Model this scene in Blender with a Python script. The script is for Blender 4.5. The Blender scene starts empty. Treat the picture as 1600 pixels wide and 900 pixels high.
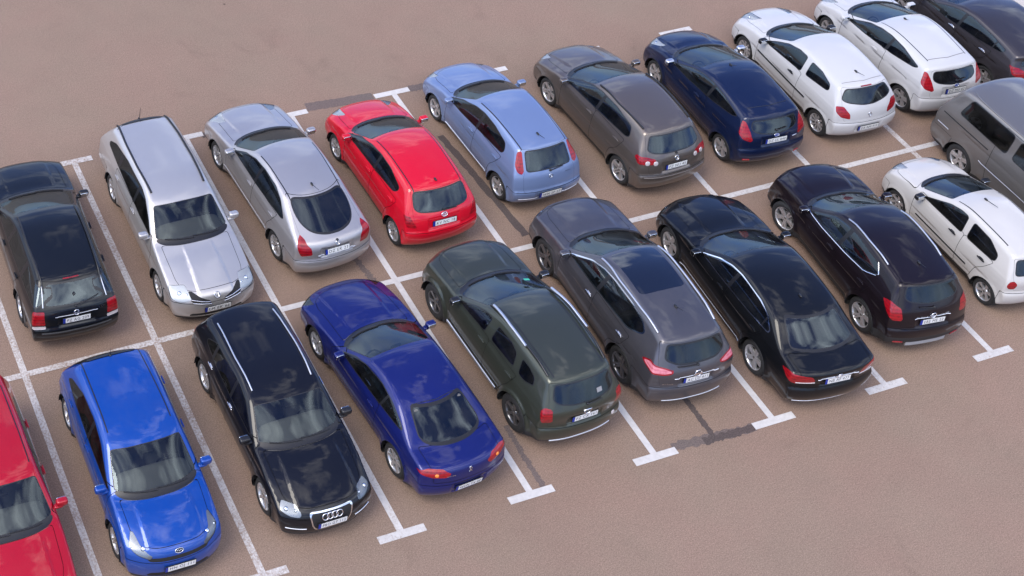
import bpy, math, random
import numpy as np

random.seed(7); np.random.seed(7)
SC = bpy.context.scene
COL = SC.collection

# ------------------------------------------------------------------ camera
cam_d = bpy.data.cameras.new('camera'); cam = bpy.data.objects.new('camera', cam_d); COL.objects.link(cam)
cam.location = (-5.8505, -19.1021, 24.2817)
cam.rotation_mode = 'XYZ'
cam.rotation_euler = (1.0146597, -0.0338201, -0.3316231)
cam_d.sensor_fit = 'HORIZONTAL'; cam_d.sensor_width = 36.0
cam_d.lens = 2565.76/1600*36
cam_d.shift_x = 629.544/1600; cam_d.shift_y = -731.323/1600
cam_d.clip_start = .1; cam_d.clip_end = 2000
SC.camera = cam

# ------------------------------------------------------------------ sky and sun
SUN_EL, SUN_AZ = 55.0, -105.0          # height, and compass angle measured from +y towards +x
world = bpy.data.worlds.new('World'); SC.world = world; world.use_nodes = True
nt = world.node_tree; nt.nodes.clear()
def nd(t, typ, **kw):
    n = t.nodes.new(typ)
    for k, v in kw.items():
        if k.startswith('i_'): n.inputs[k[2:].replace('_', ' ')].default_value = v
        else: setattr(n, k, v)
    return n
out = nd(nt, 'ShaderNodeOutputWorld'); bg = nd(nt, 'ShaderNodeBackground')
sky = nd(nt, 'ShaderNodeTexSky'); sky.sky_type = 'NISHITA'; sky.sun_disc = False
sky.sun_elevation = math.radians(SUN_EL); sky.sun_rotation = math.radians(SUN_AZ); sky.air_density = 1.0; sky.dust_density = .6; sky.ozone_density = 4.0
tc = nd(nt, 'ShaderNodeTexCoord')
mp = nd(nt, 'ShaderNodeMapping'); mp.inputs['Scale'].default_value = (1.0, 1.0, 1.7); mp.inputs['Location'].default_value = (.3, .1, .4)
L = nt.links.new
L(tc.outputs['Generated'], mp.inputs['Vector'])
def wnoise(sc, det, rough=.58, dist=.5):
    n = nd(nt, 'ShaderNodeTexNoise'); n.inputs['Scale'].default_value = sc; n.inputs['Detail'].default_value = det; n.inputs['Roughness'].default_value = rough; n.inputs['Distortion'].default_value = dist
    L(mp.outputs['Vector'], n.inputs['Vector']); return n
def wrange(src, a, b, lo, hi):
    n = nd(nt, 'ShaderNodeMapRange'); n.inputs['From Min'].default_value = a; n.inputs['From Max'].default_value = b; n.inputs['To Min'].default_value = lo; n.inputs['To Max'].default_value = hi
    L(src, n.inputs['Value']); return n.outputs['Result']
def wmath(op, a, b):
    n = nd(nt, 'ShaderNodeMath'); n.operation = op
    for k, v in enumerate((a, b)):
        if isinstance(v, (int, float)): n.inputs[k].default_value = v
        else: L(v, n.inputs[k])
    return n.outputs[0]
# broken cloud: the cover opens to blue in the north-east and closes overhead and behind the viewer
dt = nd(nt, 'ShaderNodeVectorMath'); dt.operation = 'DOT_PRODUCT'; dt.inputs[1].default_value = (.40, .45, .80); L(tc.outputs['Generated'], dt.inputs[0])
gap = wrange(dt.outputs['Value'], .52, .93, .07, -.125)
dt2 = nd(nt, 'ShaderNodeVectorMath'); dt2.operation = 'DOT_PRODUCT'; dt2.inputs[1].default_value = (.33, -.42, .845); L(tc.outputs['Generated'], dt2.inputs[0])
gap = wmath('ADD', gap, wrange(dt2.outputs['Value'], .80, .99, 0, .03))
cover = wmath('ADD', wnoise(4.0, 6, .52, .3).outputs['Fac'], gap)
mask = wrange(cover, .42, .68, 0, 1)
body = wrange(wnoise(3.2, 5, .5, .2).outputs['Fac'], .30, .70, 0, 1)
cc = nd(nt, 'ShaderNodeMix'); cc.data_type = 'RGBA'; cc.inputs['A'].default_value = (7.4, 7.4, 8.0, 1); cc.inputs['B'].default_value = (21.5, 20.6, 19.8, 1); L(body, cc.inputs['Factor'])
mx = nd(nt, 'ShaderNodeMix'); mx.data_type = 'RGBA'
deep = nd(nt, 'ShaderNodeMix'); deep.data_type = 'RGBA'; deep.blend_type = 'MULTIPLY'; deep.inputs['Factor'].default_value = 1; L(sky.outputs['Color'], deep.inputs['A']); deep.inputs['B'].default_value = (.50, .56, .84, 1)
L(mask, mx.inputs['Factor']); L(deep.outputs['Result'], mx.inputs['A'])
sp = nd(nt, 'ShaderNodeSeparateXYZ'); L(tc.outputs['Generated'], sp.inputs['Vector'])
low = nd(nt, 'ShaderNodeValToRGB'); L(sp.outputs['Z'], low.inputs['Fac'])      # cloud cover is brightest overhead, bluish grey low down
low.color_ramp.elements[0].position = .0; low.color_ramp.elements[0].color = (.15, .19, .25, 1); low.color_ramp.elements[1].position = .95; low.color_ramp.elements[1].color = (1, 1, 1, 1)
_e = low.color_ramp.elements.new(.5); _e.color = (.44, .50, .58, 1)
dim = nd(nt, 'ShaderNodeMix'); dim.data_type = 'RGBA'; dim.blend_type = 'MULTIPLY'; dim.inputs['Factor'].default_value = 1; L(cc.outputs['Result'], dim.inputs['A']); L(low.outputs['Color'], dim.inputs['B'])
L(dim.outputs['Result'], mx.inputs['B'])
L(mx.outputs['Result'], bg.inputs['Color']); bg.inputs['Strength'].default_value = .12
L(bg.outputs['Background'], out.inputs['Surface'])
sun_d = bpy.data.lights.new('sun', 'SUN'); sun = bpy.data.objects.new('sun', sun_d); COL.objects.link(sun)
sun_d.energy = .8; sun_d.angle = math.radians(28); sun_d.color = (1.0, .92, .80)
sd_ = np.array([math.sin(math.radians(SUN_AZ))*math.cos(math.radians(SUN_EL)), math.cos(math.radians(SUN_AZ))*math.cos(math.radians(SUN_EL)), math.sin(math.radians(SUN_EL))])
from mathutils import Vector
sun.rotation_euler = Vector(sd_).to_track_quat('Z', 'Y').to_euler()
vs = SC.view_settings; SC.display_settings.display_device = 'sRGB'
vs.view_transform = 'Standard'; vs.look = 'None'; vs.gamma = 1; vs.exposure = 1.38; vs.use_curve_mapping = False
SC.cycles.max_bounces = 8; SC.cycles.transparent_max_bounces = 12; SC.cycles.caustics_reflective = False; SC.cycles.caustics_refractive = False

# ------------------------------------------------------------------ materials
def mat_new(name):
    m = bpy.data.materials.new(name); m.use_nodes = True
    t = m.node_tree; b = t.nodes['Principled BSDF']
    return m, t, b
def pbr(name, col, rough=.5, metal=0., coat=0., spec=.5, bump=0., bscale=300., var=0.):
    m, t, b = mat_new(name)
    b.inputs['Base Color'].default_value = (*col, 1); b.inputs['Roughness'].default_value = rough; b.inputs['Metallic'].default_value = metal
    b.inputs['Coat Weight'].default_value = coat; b.inputs['Coat Roughness'].default_value = .03; b.inputs['Specular IOR Level'].default_value = spec
    if bump or var:
        c = nd(t, 'ShaderNodeTexCoord'); n = nd(t, 'ShaderNodeTexNoise'); n.inputs['Scale'].default_value = bscale; n.inputs['Detail'].default_value = 4
        t.links.new(c.outputs['Object'], n.inputs['Vector'])
        if bump:
            bp = nd(t, 'ShaderNodeBump'); bp.inputs['Strength'].default_value = bump; bp.inputs['Distance'].default_value = .004
            t.links.new(n.outputs['Fac'], bp.inputs['Height']); t.links.new(bp.outputs['Normal'], b.inputs['Normal'])
        if var:
            r = nd(t, 'ShaderNodeMapRange'); r.inputs['From Min'].default_value = .3; r.inputs['From Max'].default_value = .7; r.inputs['To Min'].default_value = 1-var; r.inputs['To Max'].default_value = 1+var
            x = nd(t, 'ShaderNodeMix'); x.data_type = 'RGBA'; x.blend_type = 'MULTIPLY'; x.inputs['Factor'].default_value = 1; x.inputs['A'].default_value = (*col, 1)
            t.links.new(n.outputs['Fac'], r.inputs['Value']); t.links.new(r.outputs['Result'], x.inputs['B']); t.links.new(x.outputs['Result'], b.inputs['Base Color'])
    return m
def car_paint(name, col, metal=.0, rough=.38, coat=1., dust=.12, ior=1.5):
    """base coat under clear lacquer, with the thin uneven film of dust a parked car carries"""
    m, t, b = mat_new(name)
    b.inputs['Metallic'].default_value = metal; b.inputs['Coat Weight'].default_value = coat; b.inputs['Coat Roughness'].default_value = .025; b.inputs['Coat IOR'].default_value = ior; b.inputs['Specular IOR Level'].default_value = .12
    c = nd(t, 'ShaderNodeTexCoord'); n = nd(t, 'ShaderNodeTexNoise'); n.inputs['Scale'].default_value = 2.3; n.inputs['Detail'].default_value = 7; n.inputs['Roughness'].default_value = .65
    t.links.new(c.outputs['Object'], n.inputs['Vector'])
    sp = nd(t, 'ShaderNodeSeparateXYZ'); t.links.new(c.outputs['Object'], sp.inputs['Vector'])
    lowr = nd(t, 'ShaderNodeMapRange'); lowr.inputs['From Min'].default_value = .65; lowr.inputs['From Max'].default_value = .15; lowr.inputs['To Min'].default_value = 0; lowr.inputs['To Max'].default_value = dust*3.5
    t.links.new(sp.outputs['Z'], lowr.inputs['Value'])
    r = nd(t, 'ShaderNodeMapRange'); r.inputs['From Min'].default_value = .42; r.inputs['From Max'].default_value = .75; r.inputs['To Min'].default_value = 0; r.inputs['To Max'].default_value = dust
    t.links.new(n.outputs['Fac'], r.inputs['Value'])
    ad = nd(t, 'ShaderNodeMath'); ad.operation = 'ADD'; t.links.new(r.outputs['Result'], ad.inputs[0])
    ml = nd(t, 'ShaderNodeMath'); ml.operation = 'MULTIPLY'; t.links.new(lowr.outputs['Result'], ml.inputs[0]); t.links.new(n.outputs['Fac'], ml.inputs[1]); t.links.new(ml.outputs[0], ad.inputs[1])
    x = nd(t, 'ShaderNodeMix'); x.data_type = 'RGBA'; x.inputs['A'].default_value = (*col, 1); x.inputs['B'].default_value = (.22, .19, .165, 1)
    t.links.new(ad.outputs[0], x.inputs['Factor']); t.links.new(x.outputs['Result'], b.inputs['Base Color'])
    rr = nd(t, 'ShaderNodeMapRange'); rr.inputs['To Min'].default_value = rough; rr.inputs['To Max'].default_value = rough+.25; t.links.new(ad.outputs[0], rr.inputs['Value']); t.links.new(rr.outputs['Result'], b.inputs['Roughness'])
    cw = nd(t, 'ShaderNodeMapRange'); cw.inputs['To Min'].default_value = .02; cw.inputs['To Max'].default_value = .22; t.links.new(ad.outputs[0], cw.inputs['Value']); t.links.new(cw.outputs['Result'], b.inputs['Coat Roughness'])
    return m
def pane(name, tint, ior=1.6, rough=.0, dust=.028):
    """thin glass: tinted see-through plus a mirror reflection that grows at grazing angles"""
    m, t, b = mat_new(name); t.nodes.remove(b)
    o = [n for n in t.nodes if n.type == 'OUTPUT_MATERIAL'][0]
    tr = nd(t, 'ShaderNodeBsdfTransparent'); tr.inputs['Color'].default_value = (*tint, 1)
    gl = nd(t, 'ShaderNodeBsdfGlossy'); gl.inputs['Roughness'].default_value = rough; gl.inputs['Color'].default_value = (.74, .90, 1, 1)
    fr = nd(t, 'ShaderNodeFresnel'); fr.inputs['IOR'].default_value = ior
    mxx = nd(t, 'ShaderNodeMixShader'); t.links.new(fr.outputs['Fac'], mxx.inputs['Fac']); t.links.new(tr.outputs['BSDF'], mxx.inputs[1]); t.links.new(gl.outputs['BSDF'], mxx.inputs[2])
    df = nd(t, 'ShaderNodeBsdfDiffuse'); df.inputs['Color'].default_value = (.32, .30, .28, 1)
    n = nd(t, 'ShaderNodeTexNoise'); n.inputs['Scale'].default_value = 3.; n.inputs['Detail'].default_value = 6
    c = nd(t, 'ShaderNodeTexCoord'); t.links.new(c.outputs['Object'], n.inputs['Vector'])
    r = nd(t, 'ShaderNodeMapRange'); r.inputs['From Min'].default_value = .35; r.inputs['From Max'].default_value = .8; r.inputs['To Min'].default_value = dust*.2; r.inputs['To Max'].default_value = dust*1.6
    t.links.new(n.outputs['Fac'], r.inputs['Value'])
    m2 = nd(t, 'ShaderNodeMixShader'); t.links.new(r.outputs['Result'], m2.inputs['Fac']); t.links.new(mxx.outputs['Shader'], m2.inputs[1]); t.links.new(df.outputs['BSDF'], m2.inputs[2])
    t.links.new(m2.outputs['Shader'], o.inputs['Surface'])
    return m
def lens(name, a, b_):
    """moulded lamp plastic: the ribs and cells behind the lens show as bands"""
    m, t, b = mat_new(name); c = nd(t, 'ShaderNodeTexCoord')
    w = nd(t, 'ShaderNodeTexWave'); w.wave_type = 'BANDS'; w.bands_direction = 'Z'; w.inputs['Scale'].default_value = 5.5; w.inputs['Distortion'].default_value = 1.2; w.inputs['Detail'].default_value = 2
    v = nd(t, 'ShaderNodeTexVoronoi'); v.inputs['Scale'].default_value = 16
    t.links.new(c.outputs['Object'], w.inputs['Vector']); t.links.new(c.outputs['Object'], v.inputs['Vector'])
    k = nd(t, 'ShaderNodeMath'); k.operation = 'MULTIPLY_ADD'; t.links.new(w.outputs['Fac'], k.inputs[0]); k.inputs[1].default_value = .6; t.links.new(v.outputs['Distance'], k.inputs[2])
    x = nd(t, 'ShaderNodeMix'); x.data_type = 'RGBA'; x.inputs['A'].default_value = (*b_, 1); x.inputs['B'].default_value = (*a, 1); t.links.new(k.outputs[0], x.inputs['Factor']); t.links.new(x.outputs['Result'], b.inputs['Base Color'])
    b.inputs['Roughness'].default_value = .3; b.inputs['Coat Weight'].default_value = 1; b.inputs['Coat Roughness'].default_value = .03; b.inputs['Specular IOR Level'].default_value = .2
    return m
M = dict(sunroof=pbr('tinted roof glass', (.006, .007, .012), .04, 0, 1., .6),
    glass_rear=pane('rear window glass', (.18, .21, .22), 1.72), glass=pane('side glass', (.16, .18, .175), 1.8), glass_dark=pane('privacy glass', (.08, .09, .095), 1.62), glass_ws=pane('windscreen glass', (.66, .71, .69), 1.62), lamp=pane('lamp glass', (.9, .92, .94), 1.5, dust=.03),
    trim=pbr('black trim', (.012, .012, .014), .32), plastic=pbr('grey plastic', (.020, .020, .022), .6, bump=.15, bscale=600), chrome=pbr('chrome', (.82, .82, .84), .12, 1.),
    alu=pbr('satin aluminium', (.62, .63, .66), .3, .9), pale_alu=pbr('pale aluminium', (.80, .80, .80), .4, .3), alloy=pbr('alloy silver', (.62, .62, .64), .3, .75, .4), alloy_dark=pbr('graphite alloy', (.16, .16, .17), .3, .8, .4), steel=pbr('brake steel', (.2, .19, .18), .45, .8), black=pbr('dull black', (.008, .008, .009), .7),
    tyre=pbr('tyre rubber', (.018, .018, .019), .78, bump=.2, bscale=120, var=.3), tail_red=lens('red lens', (.30, .004, .010), (.11, .002, .005)), tail_dark=pbr('dark red lens', (.16, .004, .01), .12, 0, 1.), tail_pink=lens('frosted pink lens', (.60, .20, .24), (.42, .06, .09)), tail_clear=pbr('clear lens', (.55, .5, .5), .15, .2, 1.),
    amber=pbr('amber lens', (.75, .22, .02), .15, 0, 1.), lamp_inner=pbr('lamp bowl', (.78, .79, .80), .35, .25), lens=pbr('lamp reflector', (.85, .87, .9), .08, 1.),
    plate=pbr('plate white', (.72, .72, .70), .4), plate_black=pbr('plate black', (.012, .012, .015), .5), plate_blue=pbr('plate blue', (.01, .03, .28), .4),
    lining=pbr('cabin lining', (.012, .012, .013), .85), seat=pbr('seat cloth', (.065, .065, .07), .9), seat_grey=pbr('grey seat cloth', (.12, .115, .11), .9), seat_beige=pbr('beige seat cloth', (.28, .23, .17), .9), dash=pbr('dashboard', (.15, .145, .13), .8), lamp_mid=pbr('grey lamp bowl', (.34, .35, .37), .25, .5), lamp_dark=pbr('smoked lamp bowl', (.05, .05, .055), .3),
    mirror=pbr('mirror glass', (.7, .74, .78), .03, 1.), gold=pbr('gold badge', (.7, .45, .12), .25, 1.), badge_blue=pbr('blue enamel', (.01, .03, .25), .25, 0, 1.), green=pbr('green sticker', (.05, .45, .30), .5), white=pbr('white sticker', (.7, .72, .72), .5), redcloth=pbr('red cloth', (.35, .02, .03), .8), frost=pbr('diffuser grey', (.34, .33, .33), .4, .5))

# ------------------------------------------------------------------ mesh toolkit
def rnd(P, r=.04, k=4):
    """polygon with every corner rounded: a short quadratic curve instead of a point"""
    P = np.asarray(P, float)
    out = []
    n = len(P)
    for i in range(n):
        a, b, c = P[i-1], P[i], P[(i+1) % n]
        la = np.linalg.norm(a-b); lc = np.linalg.norm(c-b)
        if la < 1e-6 or lc < 1e-6: continue
        p = b+(a-b)/la*min(r, .48*la); q = b+(c-b)/lc*min(r, .48*lc)
        for t in np.linspace(0, 1, k+1):
            out.append((1-t)**2*p+2*t*(1-t)*b+t*t*q)
    return np.array(out)

def sdf2(P, X, Z):
    """signed distance to a closed polygon, negative inside"""
    P = np.asarray(P, float)
    d = np.full(X.shape, 1e9); ins = np.zeros(X.shape, bool)
    for a, b in zip(P, np.roll(P, -1, 0)):
        e = b-a; L = e@e
        if L < 1e-14: continue
        wx = X-a[0]; wz = Z-a[1]
        t = np.clip((wx*e[0]+wz*e[1])/L, 0, 1)
        d = np.minimum(d, (wx-e[0]*t)**2+(wz-e[1]*t)**2)
        if a[1] != b[1]:
            c = ((a[1] <= Z) & (Z < b[1])) | ((b[1] <= Z) & (Z < a[1]))
            xi = a[0]+(Z-a[1])*e[0]/e[1]
            ins ^= c & (X < xi)
    d = np.sqrt(d)
    return np.where(ins, -d, d)

def sstep(a, b, x):
    t = np.clip((x-a)/(b-a), 0, 1)
    return t*t*(3-2*t)

def smax(a, b, r):
    h = np.maximum(r-np.abs(a-b), 0)
    return np.maximum(a, b)+h*h/(4*r)

def curve(pts, lo, hi, n=400):
    """smooth lookup table through control points"""
    pts = np.asarray(pts, float)
    xs = np.linspace(lo, hi, n); ys = np.interp(xs, pts[:, 0], pts[:, 1])
    k = max(3, int(n*.045)) | 1
    ker = np.hanning(k+2)[1:-1]; ker /= ker.sum()
    yp = np.pad(ys, k//2, mode='edge')
    return xs, np.convolve(yp, ker, 'valid')

class Mesh:
    def __init__(s, V, N, F): s.V, s.N, s.F = V, N, F
    def cut(s, d):
        """split along d = 0: returns (inside d<0, outside)"""
        F = s.F
        if len(F) == 0: return s, s
        sg = d < 0
        fs = sg[F]; al = fs.all(1); an = fs.any(1); mix = np.nonzero(an & ~al)[0]
        fi = [F[al]]; fo = [F[~an]]
        if len(mix):
            nv = []; na = {}; base = len(s.V); pin = []; pout = []
            for r in F[mix].tolist():
                p = [r[0]]
                for v in r[1:]:
                    if v != p[-1]: p.append(v)
                A = []; B = []
                for i, a in enumerate(p):
                    b = p[(i+1) % len(p)]
                    (A if sg[a] else B).append(a)
                    if sg[a] != sg[b]:
                        k = (a, b) if a < b else (b, a)
                        j = na.get(k)
                        if j is None:
                            j = base+len(nv); na[k] = j
                            t = d[k[0]]/(d[k[0]]-d[k[1]]); nv.append((k[0], k[1], t))
                        A.append(j); B.append(j)
                if len(A) > 2: pin.append(A)
                if len(B) > 2: pout.append(B)
            q = np.array(nv); i0 = q[:, 0].astype(int); i1 = q[:, 1].astype(int); t = q[:, 2:3]
            V = np.vstack([s.V, s.V[i0]*(1-t)+s.V[i1]*t])
            n = s.N[i0]*(1-t)+s.N[i1]*t; n /= np.linalg.norm(n, axis=1, keepdims=True)+1e-12
            N = np.vstack([s.N, n])
            fi.append(padf(pin)); fo.append(padf(pout))
        else: V, N = s.V, s.N
        return Mesh(V, N, catf(fi)), Mesh(V, N, catf(fo))
    def pick(s, m): return Mesh(s.V, s.N, s.F[m])
    def sides(s):
        c = s.V[s.F[:, 0], 1]+s.V[s.F[:, 2], 1]
        return [s.pick(c > 0), s.pick(c <= 0)]
    def offset(s, o): return Mesh(s.V+s.N*o, s.N, s.F)
    def flip(s): return Mesh(s.V, -s.N, s.F[:, ::-1])
    def cx(s): return s.V[s.F[:, 0], 0].mean()

def padf(ps, K=4):
    if not ps: return np.zeros((0, 4), int)
    K = max(K, max(len(p) for p in ps))
    return np.array([p+[p[-1]]*(K-len(p)) for p in ps], int)

def catf(fs):
    fs = [f for f in fs if len(f)]
    if not fs: return np.zeros((0, 4), int)
    K = max(f.shape[1] for f in fs)
    return np.vstack([np.hstack([f, np.repeat(f[:, -1:], K-f.shape[1], 1)]) for f in fs])

def outward(m):
    """turn the faces round if they disagree with the stored normals"""
    F = m.F
    a, b, c = m.V[F[:, 0]], m.V[F[:, 1]], m.V[F[:, 2]]
    gn = np.cross(b-a, c-a)+np.cross(c-a, m.V[F[:, -1]]-a)
    return Mesh(m.V, m.N, F[:, ::-1]) if (gn*m.N[F[:, 0]]).sum() < 0 else m

def join(ms):
    ms = [outward(m) for m in ms if len(m.F)]
    if not ms: return Mesh(np.zeros((0, 3)), np.zeros((0, 3)), np.zeros((0, 4), int))
    o = 0; V = []; N = []; F = []
    for m in ms:
        V.append(m.V); N.append(m.N); F.append(m.F+o); o += len(m.V)
    return Mesh(np.vstack(V), np.vstack(N), catf(F))

def to_data(name, m, mats, midx=None):
    """Mesh -> bpy mesh datablock with its smooth normals"""
    F = outward(m).F
    keep = np.ones(F.shape, bool); keep[:, 1:] = F[:, 1:] != F[:, :-1]
    cnt = keep.sum(1); ok = cnt > 2
    F = F[ok]; keep = keep[ok]; cnt = cnt[ok]
    if midx is not None: midx = np.asarray(midx)[ok]
    flat = F[keep]
    used, inv = np.unique(flat, return_inverse=True)
    V = m.V[used]; N = m.N[used]
    me = bpy.data.meshes.new(name)
    me.vertices.add(len(V)); me.vertices.foreach_set('co', V.astype(np.float32).ravel())
    me.loops.add(len(flat)); me.loops.foreach_set('vertex_index', inv.astype(np.int32).ravel())
    me.polygons.add(len(F))
    st = np.concatenate([[0], np.cumsum(cnt)[:-1]]).astype(np.int32)
    me.polygons.foreach_set('loop_start', st)
    me.polygons.foreach_set('use_smooth', np.ones(len(F), bool))
    for mt in (mats if isinstance(mats, (list, tuple)) else [mats]): me.materials.append(mt)
    if midx is not None: me.polygons.foreach_set('material_index', midx.astype(np.int32))
    me.update(calc_edges=True)
    me.normals_split_custom_set_from_vertices(N.tolist())
    return me

def link(name, me, parent=None, loc=(0, 0, 0)):
    o = bpy.data.objects.new(name, me); COL.objects.link(o)
    o.parent = parent; o.location = loc
    return o

def part(name, m, mat, parent, label=None):
    if len(m.F) == 0: return None
    o = link(name, to_data(name, m, mat), parent)
    if label: o['label'] = label
    return o

def face_normals_mesh(V, F):
    """flat geometry: every face gets its own vertices"""
    V = np.asarray(V, float); mid = V.mean(0)
    vs = []; ns = []; fs = []; o = 0
    for f in F:
        p = V[list(f)]
        n = np.zeros(3)
        for i in range(len(p)): n += np.cross(p[i]-p[0], p[(i+1) % len(p)]-p[0])
        n /= np.linalg.norm(n)+1e-12
        if n@(p.mean(0)-mid) < 0: p = p[::-1]; n = -n
        vs.append(p); ns.append(np.repeat(n[None], len(p), 0)); fs.append(list(range(o, o+len(p)))); o += len(p)
    return Mesh(np.vstack(vs), np.vstack(ns), padf(fs))

def box(c, s, R=None):
    c = np.asarray(c, float); s = np.asarray(s, float)/2
    V = np.array([[x, y, z] for x in (-1, 1) for y in (-1, 1) for z in (-1, 1)], float)*s
    if R is not None: V = V@np.asarray(R, float).T
    F = [(0, 1, 3, 2), (4, 6, 7, 5), (0, 4, 5, 1), (2, 3, 7, 6), (0, 2, 6, 4), (1, 5, 7, 3)]
    return face_normals_mesh(V+c, F)

def blob(c, s, e=.35, R=None, nu=20, nv=12):
    """superellipsoid: a box with soft rounded edges"""
    u = np.linspace(-np.pi, np.pi, nu, endpoint=False); v = np.linspace(-np.pi/2, np.pi/2, nv+1)
    U, W = np.meshgrid(u, v)
    p = lambda a: np.sign(a)*np.abs(a)**e
    q = lambda a: np.sign(a)*np.abs(a)**(2-e)
    X = p(np.cos(W))*p(np.cos(U)); Y = p(np.cos(W))*p(np.sin(U)); Z = p(np.sin(W))
    n = np.stack([q(np.cos(W))*q(np.cos(U)), q(np.cos(W))*q(np.sin(U)), q(np.sin(W))], -1).reshape(-1, 3)
    s = np.asarray(s, float)/2
    V = np.stack([X, Y, Z], -1).reshape(-1, 3)*s
    n = n/s; n /= np.linalg.norm(n, axis=1, keepdims=True)+1e-9
    if R is not None: V = V@np.asarray(R).T; n = n@np.asarray(R).T
    F = []
    for j in range(nv):
        for i in range(nu):
            a = j*nu+i; b = j*nu+(i+1) % nu
            F.append([a, b, b+nu, a+nu])
    return Mesh(V+np.asarray(c, float), n, np.array(F))

def tube(P, r, k=8, closed=False, flat=1.0, up=(0, 0, 1)):
    P = np.asarray(P, float); n = len(P)
    T = np.roll(P, -1, 0)-np.roll(P, 1, 0) if closed else np.gradient(P, axis=0)
    T /= np.linalg.norm(T, axis=1, keepdims=True)+1e-12
    up = np.asarray(up, float)
    S = np.cross(T, up); ln = np.linalg.norm(S, axis=1, keepdims=True)
    S = np.where(ln < 1e-3, np.array([[1., 0, 0]]), S/np.maximum(ln, 1e-9)); B = np.cross(S, T)
    r = np.broadcast_to(np.asarray(r, float), (n,))
    V = []; N = []
    for i in range(k):
        a = 2*np.pi*i/k
        d = S*np.cos(a)+B*np.sin(a)*flat; V.append(P+d*r[:, None])
        nn = S*np.cos(a)*flat+B*np.sin(a); N.append(nn/(np.linalg.norm(nn, axis=1, keepdims=True)+1e-9))
    V = np.stack(V, 1).reshape(-1, 3); N = np.stack(N, 1).reshape(-1, 3)
    F = []
    for i in range(n if closed else n-1):
        for j in range(k):
            a = i*k+j; b = i*k+(j+1) % k; c = ((i+1) % n)*k+j; d = ((i+1) % n)*k+(j+1) % k
            F.append([a, c, d, b])
    m = Mesh(V, N, np.array(F)[:, ::-1])
    if not closed:
        for idx, s in ((0, -1), (n-1, 1)):
            ring = V[idx*k:idx*k+k]; nn = np.repeat((T[idx]*s)[None], k, 0)
            f = list(range(k)); f = f if s < 0 else f[::-1]
            m = join([m, Mesh(ring, nn, padf([f[::-1]], k))])
    return m

def lathe(prof, n=40, a0=0, a1=2*np.pi):
    """profile of (radius, y) turned about the y axis"""
    prof = np.asarray(prof, float); k = len(prof)
    full = abs(a1-a0-2*np.pi) < 1e-6
    A = np.linspace(a0, a1, n, endpoint=not full)
    t = np.gradient(prof, axis=0); nr = np.stack([t[:, 1], -t[:, 0]], 1); nr /= np.linalg.norm(nr, axis=1, keepdims=True)+1e-12
    V = np.stack([np.stack([np.cos(a)*prof[:, 0], prof[:, 1], np.sin(a)*prof[:, 0]], 1) for a in A]).reshape(-1, 3)
    N = np.stack([np.stack([np.cos(a)*nr[:, 0], nr[:, 1], np.sin(a)*nr[:, 0]], 1) for a in A]).reshape(-1, 3)
    F = []
    for i in range(n if full else n-1):
        for j in range(k-1):
            a = i*k+j; b = ((i+1) % n)*k+j
            F.append([a, b, b+1, a+1])
    return Mesh(V, N, np.array(F))

def surface_nets(F, org, h):
    S = F < 0
    nx, ny, nz = F.shape
    c = [(i, j, k) for i in (0, 1) for j in (0, 1) for k in (0, 1)]
    sub = lambda A, o: A[o[0]:nx-1+o[0], o[1]:ny-1+o[1], o[2]:nz-1+o[2]]
    tot = sum(sub(S, o).astype(np.int8) for o in c)
    M = (tot > 0) & (tot < 8)
    I = np.argwhere(M); idx = np.full(M.shape, -1); idx[M] = np.arange(len(I))
    val = {o: F[I[:, 0]+o[0], I[:, 1]+o[1], I[:, 2]+o[2]] for o in c}
    acc = np.zeros((len(I), 3)); cnt = np.zeros(len(I))
    for a in c:
        for ax in range(3):
            if a[ax]: continue
            b = list(a); b[ax] = 1; b = tuple(b)
            fa, fb = val[a], val[b]; m = (fa < 0) != (fb < 0)
            t = np.where(m, fa/np.where(m, fa-fb, 1), 0)
            p = np.zeros((len(I), 3)); p[:] = a; p[:, ax] += t
            acc += p*m[:, None]; cnt += m
    V = (I+acc/cnt[:, None])*h+np.asarray(org)
    faces = []
    for ax in range(3):
        u, v = (ax+1) % 3, (ax+2) % 3
        sl = [slice(None)]*3; sl2 = [slice(None)]*3
        sl[ax] = slice(0, -1); sl2[ax] = slice(1, None)
        ch = S[tuple(sl)] != S[tuple(sl2)]
        E = np.argwhere(ch)
        lim = np.array(M.shape)
        E = E[(E[:, u] > 0) & (E[:, v] > 0) & (E[:, u] < lim[u]) & (E[:, v] < lim[v])]
        q = []
        for du, dv in ((-1, -1), (0, -1), (0, 0), (-1, 0)):
            e = E.copy(); e[:, u] += du; e[:, v] += dv
            q.append(idx[e[:, 0], e[:, 1], e[:, 2]])
        q = np.stack(q, 1)
        ins = S[E[:, 0], E[:, 1], E[:, 2]]
        q[~ins] = q[~ins][:, ::-1]
        faces.append(q)
    return V, np.vstack(faces)

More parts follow.
